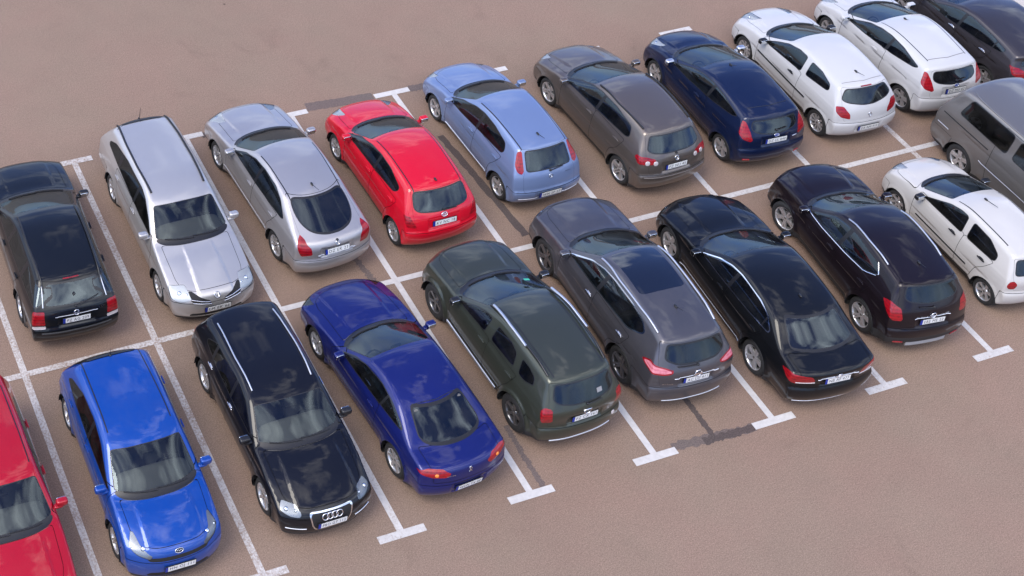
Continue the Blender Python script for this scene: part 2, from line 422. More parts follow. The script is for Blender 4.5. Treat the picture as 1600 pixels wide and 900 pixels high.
# ------------------------------------------------------------------ the ground
def asphalt(name, col, dark=1.0, speck=.5):
    m, t, b = mat_new(name); l = t.links.new
    c = nd(t, 'ShaderNodeTexCoord')
    def noise(sc, det, rough=.6, dist=0.):
        n = nd(t, 'ShaderNodeTexNoise'); n.inputs['Scale'].default_value = sc; n.inputs['Detail'].default_value = det; n.inputs['Roughness'].default_value = rough; n.inputs['Distortion'].default_value = dist
        l(c.outputs['Object'], n.inputs['Vector']); return n
    def rng(n, a, bb, lo, hi):
        r = nd(t, 'ShaderNodeMapRange'); r.inputs['From Min'].default_value = a; r.inputs['From Max'].default_value = bb; r.inputs['To Min'].default_value = lo; r.inputs['To Max'].default_value = hi
        l(n.outputs['Fac'] if 'Fac' in n.outputs else n.outputs[0], r.inputs['Value']); return r
    def mul(a, bb):
        x = nd(t, 'ShaderNodeMath'); x.operation = 'MULTIPLY'; l(a.outputs[0], x.inputs[0]); l(bb.outputs[0], x.inputs[1]); return x
    big = rng(noise(.16, 5, .55, .6), .3, .7, .955, 1.045); mid = rng(noise(1.3, 6, .62, .3), .28, .72, .965, 1.035)
    fine = rng(noise(17, 4, .75), .28, .72, 1-.16*speck, 1+.16*speck); grain = rng(noise(48, 2, .9), .30, .70, 1-.80*speck, 1+.80*speck)
    f = mul(mul(big, mid), mul(fine, grain))
    hue = rng(noise(.5, 4), .35, .65, 0, 1)
    hm = nd(t, 'ShaderNodeMix'); hm.data_type = 'RGBA'; l(hue.outputs[0], hm.inputs['Factor'])
    hm.inputs['A'].default_value = (col[0]*1.02, col[1]*.985, col[2]*.99, 1); hm.inputs['B'].default_value = (col[0]*.985, col[1]*1.01, col[2]*1.0, 1)
    st = rng(noise(.9, 4, .5, 1.2), .60, .74, 1, .91); f = mul(f, st)          # old oil and damp marks
    vo = nd(t, 'ShaderNodeTexVoronoi'); vo.inputs['Scale'].default_value = 1.1; vo.inputs['Randomness'].default_value = 1; l(c.outputs['Object'], vo.inputs['Vector'])
    dot = nd(t, 'ShaderNodeMapRange'); dot.inputs['From Min'].default_value = .026; dot.inputs['From Max'].default_value = .040; dot.inputs['To Min'].default_value = 1; dot.inputs['To Max'].default_value = 0; l(vo.outputs['Distance'], dot.inputs['Value'])
    sc_ = nd(t, 'ShaderNodeSeparateColor'); l(vo.outputs['Color'], sc_.inputs['Color'])
    tone_ = nd(t, 'ShaderNodeMapRange'); tone_.inputs['From Min'].default_value = .45; tone_.inputs['From Max'].default_value = .55; tone_.inputs['To Min'].default_value = .45; tone_.inputs['To Max'].default_value = 1.9; l(sc_.outputs['Red'], tone_.inputs['Value'])
    few = nd(t, 'ShaderNodeMath'); few.operation = 'GREATER_THAN'; few.inputs[1].default_value = .55; l(sc_.outputs['Green'], few.inputs[0]); dm = mul(dot, few)
    fl_ = nd(t, 'ShaderNodeMix'); fl_.data_type = 'FLOAT'; l(dm.outputs[0], fl_.inputs['Factor']); fl_.inputs['A'].default_value = 1; l(tone_.outputs['Result'], fl_.inputs['B'])
    f = mul(f, fl_)
    x = nd(t, 'ShaderNodeMix'); x.data_type = 'RGBA'; x.blend_type = 'MULTIPLY'; x.inputs['Factor'].default_value = 1
    l(hm.outputs['Result'], x.inputs['A']); l(f.outputs[0], x.inputs['B']); l(x.outputs['Result'], b.inputs['Base Color'])
    b.inputs['Roughness'].default_value = .8; b.inputs['Specular IOR Level'].default_value = .2
    bp = nd(t, 'ShaderNodeBump'); bp.inputs['Strength'].default_value = .12; bp.inputs['Distance'].default_value = .004
    l(grain.outputs[0], bp.inputs['Height']); l(bp.outputs['Normal'], b.inputs['Normal'])
    return m, t, b, x, noise, rng, mul, l
ASPH = (.226, .158, .121)
asph_m = asphalt('asphalt', ASPH)[0]
def marking(name, wear, tone=.62):
    """road paint rubbed through to the asphalt in small flecks"""
    m, t, b, x, noise, rng, mul, l = asphalt(name, ASPH)
    nn = noise(24, 4, .85); n2 = noise(2.2, 3)
    ad = nd(t, 'ShaderNodeMath'); ad.operation = 'MULTIPLY_ADD'; l(n2.outputs['Fac'], ad.inputs[0]); ad.inputs[1].default_value = .35; l(nn.outputs['Fac'], ad.inputs[2])
    r = nd(t, 'ShaderNodeMapRange'); r.inputs['From Min'].default_value = .62-wear-.05; r.inputs['From Max'].default_value = .62-wear+.10; r.inputs['To Min'].default_value = 1; r.inputs['To Max'].default_value = 0
    # more wear lets more of the asphalt through
    r.inputs['From Min'].default_value, r.inputs['From Max'].default_value = .86-wear, 1.00-wear*.6
    l(ad.outputs[0], r.inputs['Value'])
    dirt = rng(noise(9, 5, .7), .3, .7, .84, 1.04)
    w = nd(t, 'ShaderNodeMix'); w.data_type = 'RGBA'; w.blend_type = 'MULTIPLY'; w.inputs['Factor'].default_value = 1; w.inputs['A'].default_value = (tone, tone*.955, tone*.93, 1); l(dirt.outputs[0], w.inputs['B'])
    y = nd(t, 'ShaderNodeMix'); y.data_type = 'RGBA'; l(r.outputs[0], y.inputs['Factor']); l(x.outputs['Result'], y.inputs['A']); l(w.outputs['Result'], y.inputs['B'])
    l(y.outputs['Result'], b.inputs['Base Color']); b.inputs['Roughness'].default_value = .7
    return m
def sheet(name, polys, mat, z, kind='structure'):
    V = []; F = []
    for p in polys:
        F.append(list(range(len(V), len(V)+len(p)))); V += [(a, b, z) for a, b in p]
    me = bpy.data.meshes.new(name); me.from_pydata(V, [], F); me.materials.append(mat); me.update()
    o = link(name, me); o['kind'] = kind
    return o
sheet('asphalt_ground', [[(-300, -300), (300, -300), (300, 300), (-300, 300)]], asph_m, 0)
def strip(a, b, w):
    a = np.array(a, float); b = np.array(b, float); d = (b-a)/np.linalg.norm(b-a); n = np.array([-d[1], d[0]])*w/2
    return [tuple(a-n), tuple(b-n), tuple(b+n), tuple(a+n)]
LW = .125
fresh, used, worn = marking('fresh line paint', .04, .56), marking('used line paint', .16, .54), marking('worn line paint', .27, .56)
TOP, BOT = 4.95, -4.98
stem = {-1: worn, 0: worn, 1: worn, 2: used, 3: fresh, 4: fresh, 5: fresh, 6: used, 7: used, 8: worn, 9: worn}
nud = {0: -.02, 1: .02, 2: .03}
for i in range(-1, 11):
    x = 2.5*i+nud.get(i, 0); m = stem.get(i, worn)
    sheet('bay_line', [strip((x, BOT), (x, -.065), LW), strip((x, -.065), (x, TOP), LW)], m, .004)
    sheet('bay_end_line', [strip((x-.46, TOP), (x+.40, TOP), .14)], m, .008)
    sheet('bay_end_line', [strip((x-.44, BOT), (x+.43, BOT), .14)], m, .008)
sheet('centre_line', [strip((-8, 0), (3.6, 0), .12)], worn, .008); sheet('centre_line', [strip((3.6, 0), (12.2, 0), .12)], fresh, .0085); sheet('centre_line', [strip((12.2, 0), (26, 0), .12)], used, .008)
def tar(name, col):
    m, t, b, x, noise, rng, mul, l = asphalt(name, col, speck=.45)
    return m
tar_m = tar('bitumen seal', (.085, .066, .062)); tar2 = tar('faded bitumen seal', (.135, .105, .096))
def ragged(a, b, w, n=26, amp=.03, seed=1):
    r = random.Random(seed); a = np.array(a, float); b = np.array(b, float); d = (b-a); L_ = np.linalg.norm(d); d /= L_; q = np.array([-d[1], d[0]])
    up = []; lo = []
    for i in range(n+1):
        p = a+d*L_*i/n
        up.append(tuple(p+q*(w/2+r.uniform(-amp, amp)))); lo.append(tuple(p-q*(w/2+r.uniform(-amp, amp))))
    return lo+up[::-1]
def seal(a, b, w, m=tar_m, amp=.02, seed=1, z=.002): sheet('bitumen_patch', [ragged(a, b, w, 28, amp, seed)], m, z)

# ------------------------------------------------------------------ car bodies
DEF = dict(wb=2.58, fo=.85, ro=.75, W=1.75, H=1.48, zh=.72, hb=.03, xc=.92, zc=.98, xrf=.12, zrf=1.36, xrm=-.5,
           cf=.36, cr=.24, af=.05, ar=.05, gr=.05, x1=.5, x2=-.4, k1=.34, k2=.18, ra=.345, rt=.31, fl=.012, sec=None, ch=None, cha=.012,
           crown=(.05, .10), rl=.042, rr=.085, pw=2.6, sig=1.5, belt=((-2.2, .98), (2.2, .92)), zbot=.2, h=.037,
           glass='glass', seal='trim', pillars=(), quarter=None, rail=None, ditch=None, hoodw=.66, hoodf=.20, hoodz=.0,
           bumpz=(.60, .60), lowz=.30, lowmat='plastic', doors=(), wiper_r=None, mirror=None, mirror_mat='paint', handle_mat='paint', handles=(),
           rim=dict(), rimR=.205, steer=0, plate_f=None, plate_r=None, plate_txt='AG 209', badge_r=None, badge_f=None, ant=None,
           tubes=(), cuts=(), extra=None, wind_in=.06, steering=True, seat_mat='seat', rim_mat='alloy', cowl=.09, brake3=None, hcr=.016, hcy=.50, recess=None)

class Body: pass

def make_body(S):
    B = Body(); B.S = S
    xf = S['wb']/2+S['fo']; xr = -(S['wb']/2+S['ro']); B.xf, B.xr = xf, xr
    W = S['W']; B.lo, B.hi = xr-.35, xf+.35
    zh, xc, zc = S['zh'], S['xc'], S['zc']; zb_ = S['zbot']
    nose = S.get('nose') or [(-.22, zb_), (-.07, zb_), (-.015, .27), (0, .40), (-.004, .52), (-.03, .62), (-.09, zh-.03), (-.22, zh+.035)]
    P = [(xf+a, b) for a, b in nose]
    a = P[-1]
    P.append(((a[0]+xc)/2, (a[1]+zc)/2+S['hb']))
    P += [(xc+.10, zc-.02), (xc-.03, zc+.035)]
    P += [((xc+S['xrf'])/2, (zc+S['zrf'])/2+.02), (S['xrf']+.06, S['zrf']-.03), (S['xrf']-.10, S['zrf']+.025), (S['xrm'], S['H'])]
    P += [(xr+p[0], p[1]) for p in S['rear']]
    P += [(xr+.25, zb_)]
    P = rnd(P, .30, 6)
    gx = np.arange(B.lo-.4, B.hi+.4, .015); gz = np.arange(-.1, S['H']+.35, .015)
    G = sdf2(P, *np.meshgrid(gx, gz, indexing='ij'))
    k = np.exp(-.5*(np.arange(-5, 6)/S['sig'])**2); k /= k.sum()
    for ax in (0, 1):
        pad = [(5, 5) if i == ax else (0, 0) for i in (0, 1)]
        A = np.pad(G, pad, mode='edge'); n = G.shape[ax]
        G = sum(k[i]*np.take(A, np.arange(i, i+n), ax) for i in range(11))
    def samp(X, Z):
        fx = np.clip((X-gx[0])/.015, 0, len(gx)-1.001); fz = np.clip((Z-gz[0])/.015, 0, len(gz)-1.001)
        i = fx.astype(int); j = fz.astype(int); u = fx-i; v = fz-j
        return (G[i, j]*(1-u)+G[i+1, j]*u)*(1-v)+(G[i, j+1]*(1-u)+G[i+1, j+1]*u)*v
    bx, bz = curve(S['belt'], B.lo, B.hi)
    B.belt = lambda x: np.interp(x, bx, bz)
    sec = S['sec'] or [(.15, .12), (.24, .075), (.34, .035), (.48, .010), (.62, 0), (.75, .004), (.87, .018), (.95, .034), (1.0, .055), (1.02, .06)]
    sx, sy = curve(sec, .1, 1.02, 260)
    sh = float(np.interp(1.0, sx, sy))
    ax_ = (S['wb']/2, -S['wb']/2); ra, rt = S['ra'], S['rt']
    def Y(x, z):
        zb = B.belt(x); q = z/zb; u = np.maximum(z-zb, 0)
        tf = np.clip((x-S['x1'])/(xf-S['x1']), 0, 1.3)**2; tr = np.clip((S['x2']-x)/(S['x2']-xr), 0, 1.3)**2
        p = W/2-S['af']*tf-S['ar']*tr
        lowi = np.interp(np.minimum(q, 1), sx, sy)
        bump = 0
        for a in ax_:
            da = np.hypot(x-a, z-rt)
            w = sstep(ra+.17, ra+.01, da)*sstep(zb, zb-.15, z)
            lowi = lowi*(1-.8*w); bump = bump+S['fl']*sstep(ra+.09, ra+.01, da)*sstep(zb, zb-.15, z)
        ins = lowi+S['k1']*u+S['k2']*u*u+S['gr']*tr*sstep(0, .35, u)
        if S['ch'] is not None:
            zc_ = np.interp(x, *zip(*S['ch'])) if not np.isscalar(S['ch']) else zb-S['ch']
            t = zc_-z
            fade = sstep(-S['wb']/2-.5, -S['wb']/2, x)*sstep(S['wb']/2+.45, S['wb']/2-.2, x)
            ins = ins+S['cha']*1.25*fade*sstep(-.006, .010, t)*np.exp(-np.maximum(t, 0)/.08)
            t2 = .40-z; ins = ins+.010*fade*sstep(-.006, .010, t2)*np.exp(-np.maximum(t2, 0)/.07)     # crease above the sill
        return p-ins+bump
    B.Y = Y
    def warp(x, ay):
        t = sstep(-.7, .7, x)*2-1
        return x+t*np.where(t > 0, S['cf'], S['cr'])*ay**S['pw']
    B.warp = warp
    c0, c1 = S['crown']
    def f(p):
        x, z = p[..., 0], p[..., 2]; ay = np.abs(p[..., 1])
        zb = B.belt(x)
        m = sstep(zb-.05, zb+.3, z)
        zz = z+(c0+(c1-c0)*m)*ay**2*sstep(.5, .72, z)
        # pressed lines along the bonnet, and the shallow recess round the rear plate
        zz = zz+S['hcr']*sstep(S['hcy']-.03, S['hcy']+.03, ay+(xf-x)*.04)*sstep(S['xc']+.05, S['xc']+.3, x)*sstep(.6, .7, z)
        xx = warp(x, ay)
        if S['recess']:
            z0, hw_, hh_, dp = S['recess']
            xx = xx-dp*sstep(hw_+.025, hw_-.01, ay)*sstep(hh_+.03, hh_-.005, np.abs(z-z0))*(x < -.6)
        a = samp(xx, zz)
        b = (ay-Y(x, z))*.94
        return smax(a, b, S['rl']+(S['rr']-S['rl'])*m)
    B.f = f
    def grad(p, e=.012):
        g = np.empty_like(p)
        for i in range(3):
            d = np.zeros(3); d[i] = e
            g[..., i] = (f(p+d)-f(p-d))/(2*e)
        return g
    B.grad = grad
    h = S['h']
    xs = np.arange(B.lo+.2, B.hi-.2, h); ys = (np.arange(int((W/2+.12)/h)+1)+.5)*h; zs = np.arange(S['zbot']-.07, S['H']+.1, h)
    GX = np.stack(np.meshgrid(xs, ys, zs, indexing='ij'), -1)
    F = f(GX.reshape(-1, 3)).reshape(GX.shape[:3])
    F = np.concatenate([F[:, ::-1], F], 1)
    V, Q = surface_nets(F, (xs[0], -ys[-1], zs[0]), h)
    for _ in range(4):
        g = grad(V, .006); s = f(V)/np.maximum((g*g).sum(1), .2)
        V = V-g*np.clip(s, -h, h)[:, None]
    N = grad(V, .010); N /= np.linalg.norm(N, axis=1, keepdims=True)+1e-9
    B.shell = Mesh(V, N, Q)
    return B

def hit(B, o, d, L=2.0):
    """first point where a ray enters the body, and its normal"""
    o = np.asarray(o, float); d = np.asarray(d, float)
    t = np.linspace(0, L, 400); p = o+t[:, None]*d; v = B.f(p)
    i = int(np.argmax(v < 0))
    if v[i] >= 0: i = 399
    if i > 0 and v[i] < 0:
        tt = t[i-1]+(t[i]-t[i-1])*v[i-1]/(v[i-1]-v[i])
    else: tt = t[i]
    q = o+tt*d; n = B.grad(q[None])[0]; n /= np.linalg.norm(n)+1e-9
    return q, n
def hit_rear(B, y, z): return hit(B, (B.xr-.3, y, z), (1, 0, 0))
def hit_front(B, y, z): return hit(B, (B.xf+.3, y, z), (-1, 0, 0))
def hit_top(B, x, y): return hit(B, (x, y, 2.4), (0, 0, -1), 2.3)
def hit_side(B, x, z, s): return hit(B, (x, 1.3*s, z), (0, -s, 0), 1.3)

def frame_from(n, up=(0, 0, 1)):
    """columns: right, up, out for a thing fixed on a surface with normal n"""
    n = np.asarray(n, float); n = n/np.linalg.norm(n)
    r = np.cross(up, n); r /= np.linalg.norm(r)
    return np.stack([r, np.cross(n, r), n], 1)

def glyphs(txt, size, mat):
    k = (txt, size)
    if k not in GLYPH:
        c = bpy.data.curves.new('lettering', 'FONT'); c.body = txt; c.size = size; c.align_x = 'CENTER'; c.align_y = 'CENTER'; c.resolution_u = 2
        c.space_character = 1.12
        o = bpy.data.objects.new('lettering', c); COL.objects.link(o)
        bpy.context.view_layer.update()
        me = bpy.data.meshes.new_from_object(o.evaluated_get(bpy.context.evaluated_depsgraph_get()))
        V = np.zeros(len(me.vertices)*3, np.float32); me.vertices.foreach_get('co', V)
        F = [list(p.vertices) for p in me.polygons]
        bpy.data.objects.remove(o); bpy.data.curves.remove(c); bpy.data.meshes.remove(me)
        GLYPH[k] = (V.reshape(-1, 3).astype(float), F)
    return GLYPH[k]
GLYPH = {}

def letters(name, txt, size, width, p, R, out, mat, parent):
    V, F = glyphs(txt, size, mat)
    w = V[:, 0].max()-V[:, 0].min(); V = V.copy()
    V[:, 0] -= (V[:, 0].max()+V[:, 0].min())/2; V[:, 1] -= (V[:, 1].max()+V[:, 1].min())/2
    if width: V[:, 0] *= width/w
    V[:, 2] = out
    P = V@R.T+p
    n = np.repeat(R[:, 2][None], len(P), 0)
    return part(name, Mesh(P, n, padf(F)), mat, parent)

def number_plate(parent, p, n, txt, tilt=None):
    n = np.asarray(n, float).copy()
    if tilt is not None: n[2] = tilt*abs(n[0])
    R = frame_from(n)
    c = p+R[:, 2]*.012
    pl = part('number_plate', box(c, (.53, .118, .016), R), M['plate_black'], parent)
    part('plate_face', box(c+R[:, 2]*.0095+R[:, 0]*.0215, (.469, .107, .004), R), M['plate'], pl)
    part('plate_band', box(c+R[:, 2]*.0095-R[:, 0]*.2375, (.045, .107, .004), R), M['plate_blue'], pl)
    letters('plate_lettering', txt, .095, .41, c+R[:, 0]*.022, R, .0125, M['plate_black'], pl)

def ring_path(r, ry=None, n=20, c=(0, 0)):
    a = np.linspace(0, 2*np.pi, n, endpoint=False)
    return np.stack([np.cos(a)*r+c[0], np.sin(a)*(ry or r)+c[1], a*0], 1)

def badge(parent, kind, p, n, s=1.0):
    R = frame_from(n); p = p+R[:, 2]*.006
    on = lambda P: np.asarray(P, float)@R.T+p
    tb = lambda P, r, closed=True: tube(on(P), r, 6, closed, up=R[:, 2])
    ms = []; mat = M['chrome']
    if kind == 'rings4':
        for i in range(4): ms.append(tb(ring_path(.042*s, c=((i-1.5)*.062*s, 0)), .0075*s))
    elif kind == 'ring':
        ms = [tb(ring_path(.055*s), .009*s), tb([(-.04*s, .03*s, 0), (-.012*s, -.035*s, 0), (0, 0, 0), (.012*s, -.035*s, 0), (.04*s, .03*s, 0)], .006*s, False)]
    elif kind == 'ringbar':
        ms = [tb(ring_path(.058*s), .010*s), Mesh(*[getattr(box(p+R[:, 2]*.006, (.145*s, .032*s, .016), R), k) for k in 'VNF'])]
    elif kind == 'bolt':
        ms = [tb(ring_path(.058*s), .009*s), tb([(-.075*s, .012*s, 0), (0, .012*s, 0), (0, -.012*s, 0), (.075*s, -.012*s, 0)], .009*s, False)]
    elif kind == 'star':
        ms = [tb(ring_path(.056*s), .007*s)]+[tb([(0, 0, 0), (.05*s*np.cos(a), .05*s*np.sin(a), 0)], [.010*s, .004*s], False) for a in np.radians([90, 210, 330])]
    elif kind == 'diamond':
        ms = [tb([(0, .07*s, 0), (.042*s, 0, 0), (0, -.07*s, 0), (-.042*s, 0, 0)], .012*s)]
    elif kind == 'ovals':
        ms = [tb(ring_path(.062*s, .042*s), .008*s), tb(ring_path(.05*s, .018*s, c=(0, .018*s)), .006*s), tb(ring_path(.018*s, .036*s), .006*s)]
    elif kind == 'shield':
        ms = [tb([(-.06*s, .035*s, 0), (.06*s, .035*s, 0), (.04*s, -.04*s, 0), (-.04*s, -.04*s, 0)], .012*s)]
    elif kind == 'bowtie':
        ms = [Mesh(*[getattr(box(p, (.15*s, .03*s, .014), R), k) for k in 'VNF']), Mesh(*[getattr(box(p, (.06*s, .055*s, .012), R), k) for k in 'VNF'])]; mat = M['gold']
    elif kind == 'lion':
        ms = [tb([(-.03*s, -.05*s, 0), (-.005*s, -.01*s, 0), (-.02*s, .03*s, 0), (.012*s, .05*s, 0), (.02*s, .015*s, 0), (.035*s, .0, 0)], .009*s, False), tb([(0, 0, 0), (.025*s, -.05*s, 0)], .009*s, False)]
    elif kind in ('oval', 'oval_blue'):
        ms = [tb(ring_path(.07*s, .036*s), .006*s)]
    b = part('badge', join(ms), mat, parent)
    if kind in ('oval', 'oval_blue'):
        pts = on(ring_path(.07*s, .036*s)+np.array([0, 0, .001]))
        part('badge_face', Mesh(pts, np.repeat(R[:, 2][None], len(pts), 0), padf([list(range(len(pts)))])), M['badge_blue' if kind == 'oval_blue' else 'plate_black'], b)
        V = [(-.045*s, 0, .003), (-.015*s, .012*s, .003), (0, -.01*s, .003), (.02*s, .01*s, .003), (.045*s, 0, .003)]
        part('badge_script', tb(V, .005*s, False), M['chrome'], b)
    return b

RIMS = {}
def rim_data(R, n=5, sw=.05, tw=0., hub=.055, dish=.02, mat='alloy', cap=False):
    key = (R, n, sw, tw, hub, dish, mat, cap)
    if key in RIMS: return RIMS[key]
    ms = [lathe([(R+.016, .070), (R+.012, .082), (R, .088), (R-.012, .082), (R-.020, .06), (R-.028, .02), (R-.03, -.06)], 44)]
    idx = [0]
    ms.append(lathe([(R-.028, .0), (R*.72, .005), (R*.70, .012), (.03, .012), (0.001, .012)], 32)); idx.append(1)
    ms.append(lathe([(R*.62, .02), (R*.60, .026), (.05, .026)], 28)); idx.append(2)
    y0, y1 = .078-dish, .080
    for i in range(n):
        offs = (-tw, tw) if tw else (0,)
        for o in offs:
            a = 2*np.pi*i/n+np.pi/2
            er = np.array([np.cos(a), 0, np.sin(a)]); et = np.array([-np.sin(a), 0, np.cos(a)])
            w0 = sw*.5*(1.0 if not cap else .6); w1 = sw*.5*(.85 if not cap else 1.25)
            ra_, rb_ = hub*.6, R-.008
            L = [er*ra_+et*(o*.35-w0), er*ra_+et*(o*.35+w0), er*rb_+et*(o-w1), er*rb_+et*(o+w1)]
            V = []
            for q, yy in zip(L, (y0, y0, y1, y1)):
                V.append(q+np.array([0, yy, 0])); V.append(q+np.array([0, yy-.032, 0]))
            ms.append(face_normals_mesh(V, [(0, 4, 6, 2), (1, 3, 7, 5), (0, 1, 5, 4), (2, 6, 7, 3), (4, 5, 7, 6), (0, 2, 3, 1)])); idx.append(0)
    ms.append(lathe([(hub+.012, .03), (hub+.006, y0-.002), (hub*.6, y0+.006), (.001, y0+.008)], 20)); idx.append(0)
    ms.append(lathe([(.024, y0+.006), (.022, y0+.012), (.001, y0+.013)], 14)); idx.append(2)
    mi = np.concatenate([np.full(len(m.F), k) for m, k in zip(ms, idx)])
    d = to_data('rim', join(ms), [M[mat], M['black'], M['steel']], mi)
    RIMS[key] = d
    return d
TYRES = {}
def tyre_data(r, R, w=.20):
    k = (round(r, 3), round(R, 3), w)
    if k not in TYRES:
        h = w/2
        P = [(R-.005, -h+.03), (R+.01, -h+.004), ((R+r)/2, -h-.006), (r-.03, -h+.006), (r-.006, -h+.03), (r, -h+.05), (r, -.035), (r-.008, -.031), (r-.008, -.027), (r, -.023),
             (r, .023), (r-.008, .027), (r-.008, .031), (r, .035), (r, h-.05), (r-.006, h-.03), (r-.03, h-.006), ((R+r)/2, h+.006), (R+.012, h-.004), (R, h-.012), (R-.012, h-.03)]
        TYRES[k] = to_data('tyre', lathe(P, 44), M['tyre'])
    return TYRES[k]

def build_car(name, S, paint, loc, rz, label, group=None):
    S = {**DEF, **S}
    B = make_body(S); xf, xr = B.xf, B.xr; W = S['W']
    mat = lambda k: paint if k == 'paint' else M[k]
    root = bpy.data.objects.new(name, None); COL.objects.link(root)
    root.location = (loc[0], loc[1], 0); root.rotation_euler = (0, 0, math.radians(rz))
    root['label'] = label; root['category'] = S.get('cat', 'car')
    if group: root['group'] = group
    m = B.shell
    A = lambda k: (k.V[:, 0], np.abs(k.V[:, 1]), k.V[:, 2])
    wbh = S['wb']/2; ra, rt = S['ra'], S['rt']
    # wheel openings
    for a in (wbh, -wbh):
        x, y, z = A(m); _, m = m.cut(np.maximum(np.hypot(x-a, z-rt)-ra, .40-y))
    def D(k, kind, poly):
        x, y, z = A(k)
        if kind == 'side': return np.maximum(sdf2(poly, x, z), .38-y)
        if kind == 'rear': return np.maximum(sdf2(poly, y, z), x+.55)
        if kind == 'front': return np.maximum(sdf2(poly, y, z), .75-x)
        if kind == 'top': return np.maximum(sdf2(poly, B.warp(x, y), y), B.belt(x)*.62-z)
        if kind == 'roof': return np.maximum(sdf2(poly, x, y), B.belt(x)+.2-z)
        if kind == 'ur': return np.maximum(np.maximum(sdf2(poly, y+(x-xr), z), x-(xr+.95)), .2-y)
        if kind == 'uf': return np.maximum(np.maximum(sdf2(poly, y+(xf-x), z), xf-.95-x), .2-y)
    lists = {}
    put = lambda k, v: lists.setdefault(k, []).append(v)
    # --- glass
    dlos = []
    for poly in S['dlo']:
        P = rnd(poly, S.get('dlor', .06))
        d = D(m, 'side', P)
        o, m = m.cut(d)
        g, s = o.cut(D(o, 'side', P)+S.get('sealw', .016))
        put('seal', s); dlos.append(g)
    glass = join(dlos)
    pil = []
    for (xb, xt, w, kind) in S['pillars']:
        zb, zt = S['pz'] if 'pz' in S else (.85, 1.6)
        P = [(xb-w/2, zb), (xb+w/2, zb), (xt+w/2, zt), (xt-w/2, zt)]
        q, glass = glass.cut(D(glass, 'side', P)); pil.append((q, kind))
    # windscreen between the pillars, in lengthwise / crosswise coordinates
    yb = float(B.Y(np.array(S['xc']-.16), np.array(S['zc']+.03)))-S['wind_in']; yt = float(B.Y(np.array(S['xrf']-.06), np.array(S['zrf']-.06)))-S['wind_in']
    xc, xrf = S['xc'], S['xrf']
    WS = rnd([(xc-.02, -.8), (xc-.02, yb-.03), (xc-.04, yb), (xrf+.08, yt), (xrf+.055, yt-.03), (xrf+.05, -.8)], .05)
    def dws(k, o=0.):
        x, y, z = A(k); return np.maximum(sdf2(WS, B.warp(x, y), y), B.belt(x)-.12-z)+o
    o, m = m.cut(dws(m)); ws, s = o.cut(dws(o)+.014); put('wseal', s)
    CW = rnd([(xc+S['cowl'], -.8), (xc+S['cowl'], yb-.10), (xc+S['cowl']*.5, yb+.0), (xc-.025, yb+.0), (xc-.025, -.8)], .05)
    x, y, z = A(m); cowl, m = m.cut(np.maximum(sdf2(CW, B.warp(x, y), y), B.belt(x)*.62-z))
    RW = rnd([(-.9, S['rw'][0][1])]+list(S['rw'])+[(-.9, S['rw'][-1][1])], S.get('rwr', .07))
    o, m = m.cut(D(m, 'rear', RW)); rw, s = o.cut(D(o, 'rear', RW)+S.get('rseal', .02)); put('rseal', s)
    # --- lights and other set-in panels
    feats = []
    for c in S['cuts']:
        nm, kind, poly, mt = c[:4]; opt = c[4] if len(c) > 4 else {}
        P = rnd(poly, opt.get('r', .035))
        rim = opt.get('rim', 0)
        o, m = m.cut(D(m, kind, P))
        if rim:
            o, s = o.cut(D(o, kind, P)+rim); feats.append((opt.get('rimname', 'lamp_surround'), s, opt.get('rimmat', 'trim'), {}))
        feats.append((nm, o, mt, opt))
    lining = m
    if S['ditch']:
        xa, xb, ya, yb2 = S['ditch']
        x, y, z = A(m); e = y-np.interp(x, [xb, xa], [yb2, ya])
        k1, o1 = m.cut(e-.011)
        x, y, z = A(k1); k2, o2 = k1.cut(-(y-np.interp(x, [xb, xa], [yb2, ya]))-.011)
        x, y, z = A(k2); k3, o3 = k2.cut(np.maximum(np.maximum(x-xa, xb-x), B.belt(x)+.2-z))
        m = join([o1, o2, o3]); lists['ditch'] = [k3]
    g = .009
    def panel(kind, poly, sm=1, fn=None):
        nonlocal m
        P = rnd(poly, .05*sm) if sm else np.asarray(poly, float)
        dd = fn or (lambda k: D(k, kind, P))
        gg = g*.35 if kind == 'rear' else g
        o, m = m.cut(dd(m)-gg*.5)
        o, _ = o.cut(dd(o)+gg*.5)
        return o
    # lower black valance, bumpers, bonnet, tailgate, doors
    if S['lowz']:
        lz = S['lowz']
        x, y, z = A(m); low, m = m.cut(z-(lz if np.isscalar(lz) else np.interp(x, *zip(*lz))))
        lists['low'] = [low]
    bf, br = S['bumpz']
    xa = S.get('bumpx_r', -wbh-.30); xa2 = S.get('bumpx_f', wbh+.30)
    def dbr(k):
        x, y, z = A(k); zz = np.interp(y, [0, W/2-.15, W/2], [br+S.get('bump_dip', 0), br+S.get('bump_dip', 0)*.3, br])
        return np.maximum(z-zz, x-np.interp(z, [.2, .7], [-wbh-ra+.02, xa]))
    def dbf(k):
        x, y, z = A(k); return np.maximum(z-bf, np.interp(z, [.2, .7], [wbh+ra-.02, xa2])-x)
    bump_r = panel(None, [(0, 0)]*3, 0, dbr) if br else None
    bump_f = panel(None, [(0, 0)]*3, 0, dbf) if bf else None
    hw = S['hoodw']
    HP = [(xf-S['hoodf'], -.9), (xf-S['hoodf'], hw*.55), (xf-S['hoodf']-.04, hw*.9), (xf-S['hoodf']-.22, hw), (xc+S['cowl']+.03, hw+.02), (xc+S['cowl']+.005, hw-.04), (xc+S['cowl']+.005, -.9)]
    bonnet = panel('top', HP, 1)
    tg = None
    if S.get('gate'):
        G_ = list(S['gate']); G_[-1] = (G_[-1][0], min(G_[-1][1], S['rw'][-1][1]+.012)); tg = panel('rear', [(-.9, G_[0][1])]+G_+[(-.9, G_[-1][1])], 1)
    deck = panel('deck', [(0, 0)]*3, 0, S['deckfn'](B, A)) if S.get('deckfn') else None
    doors = [panel('side', P, 1) for P in S['doors']]
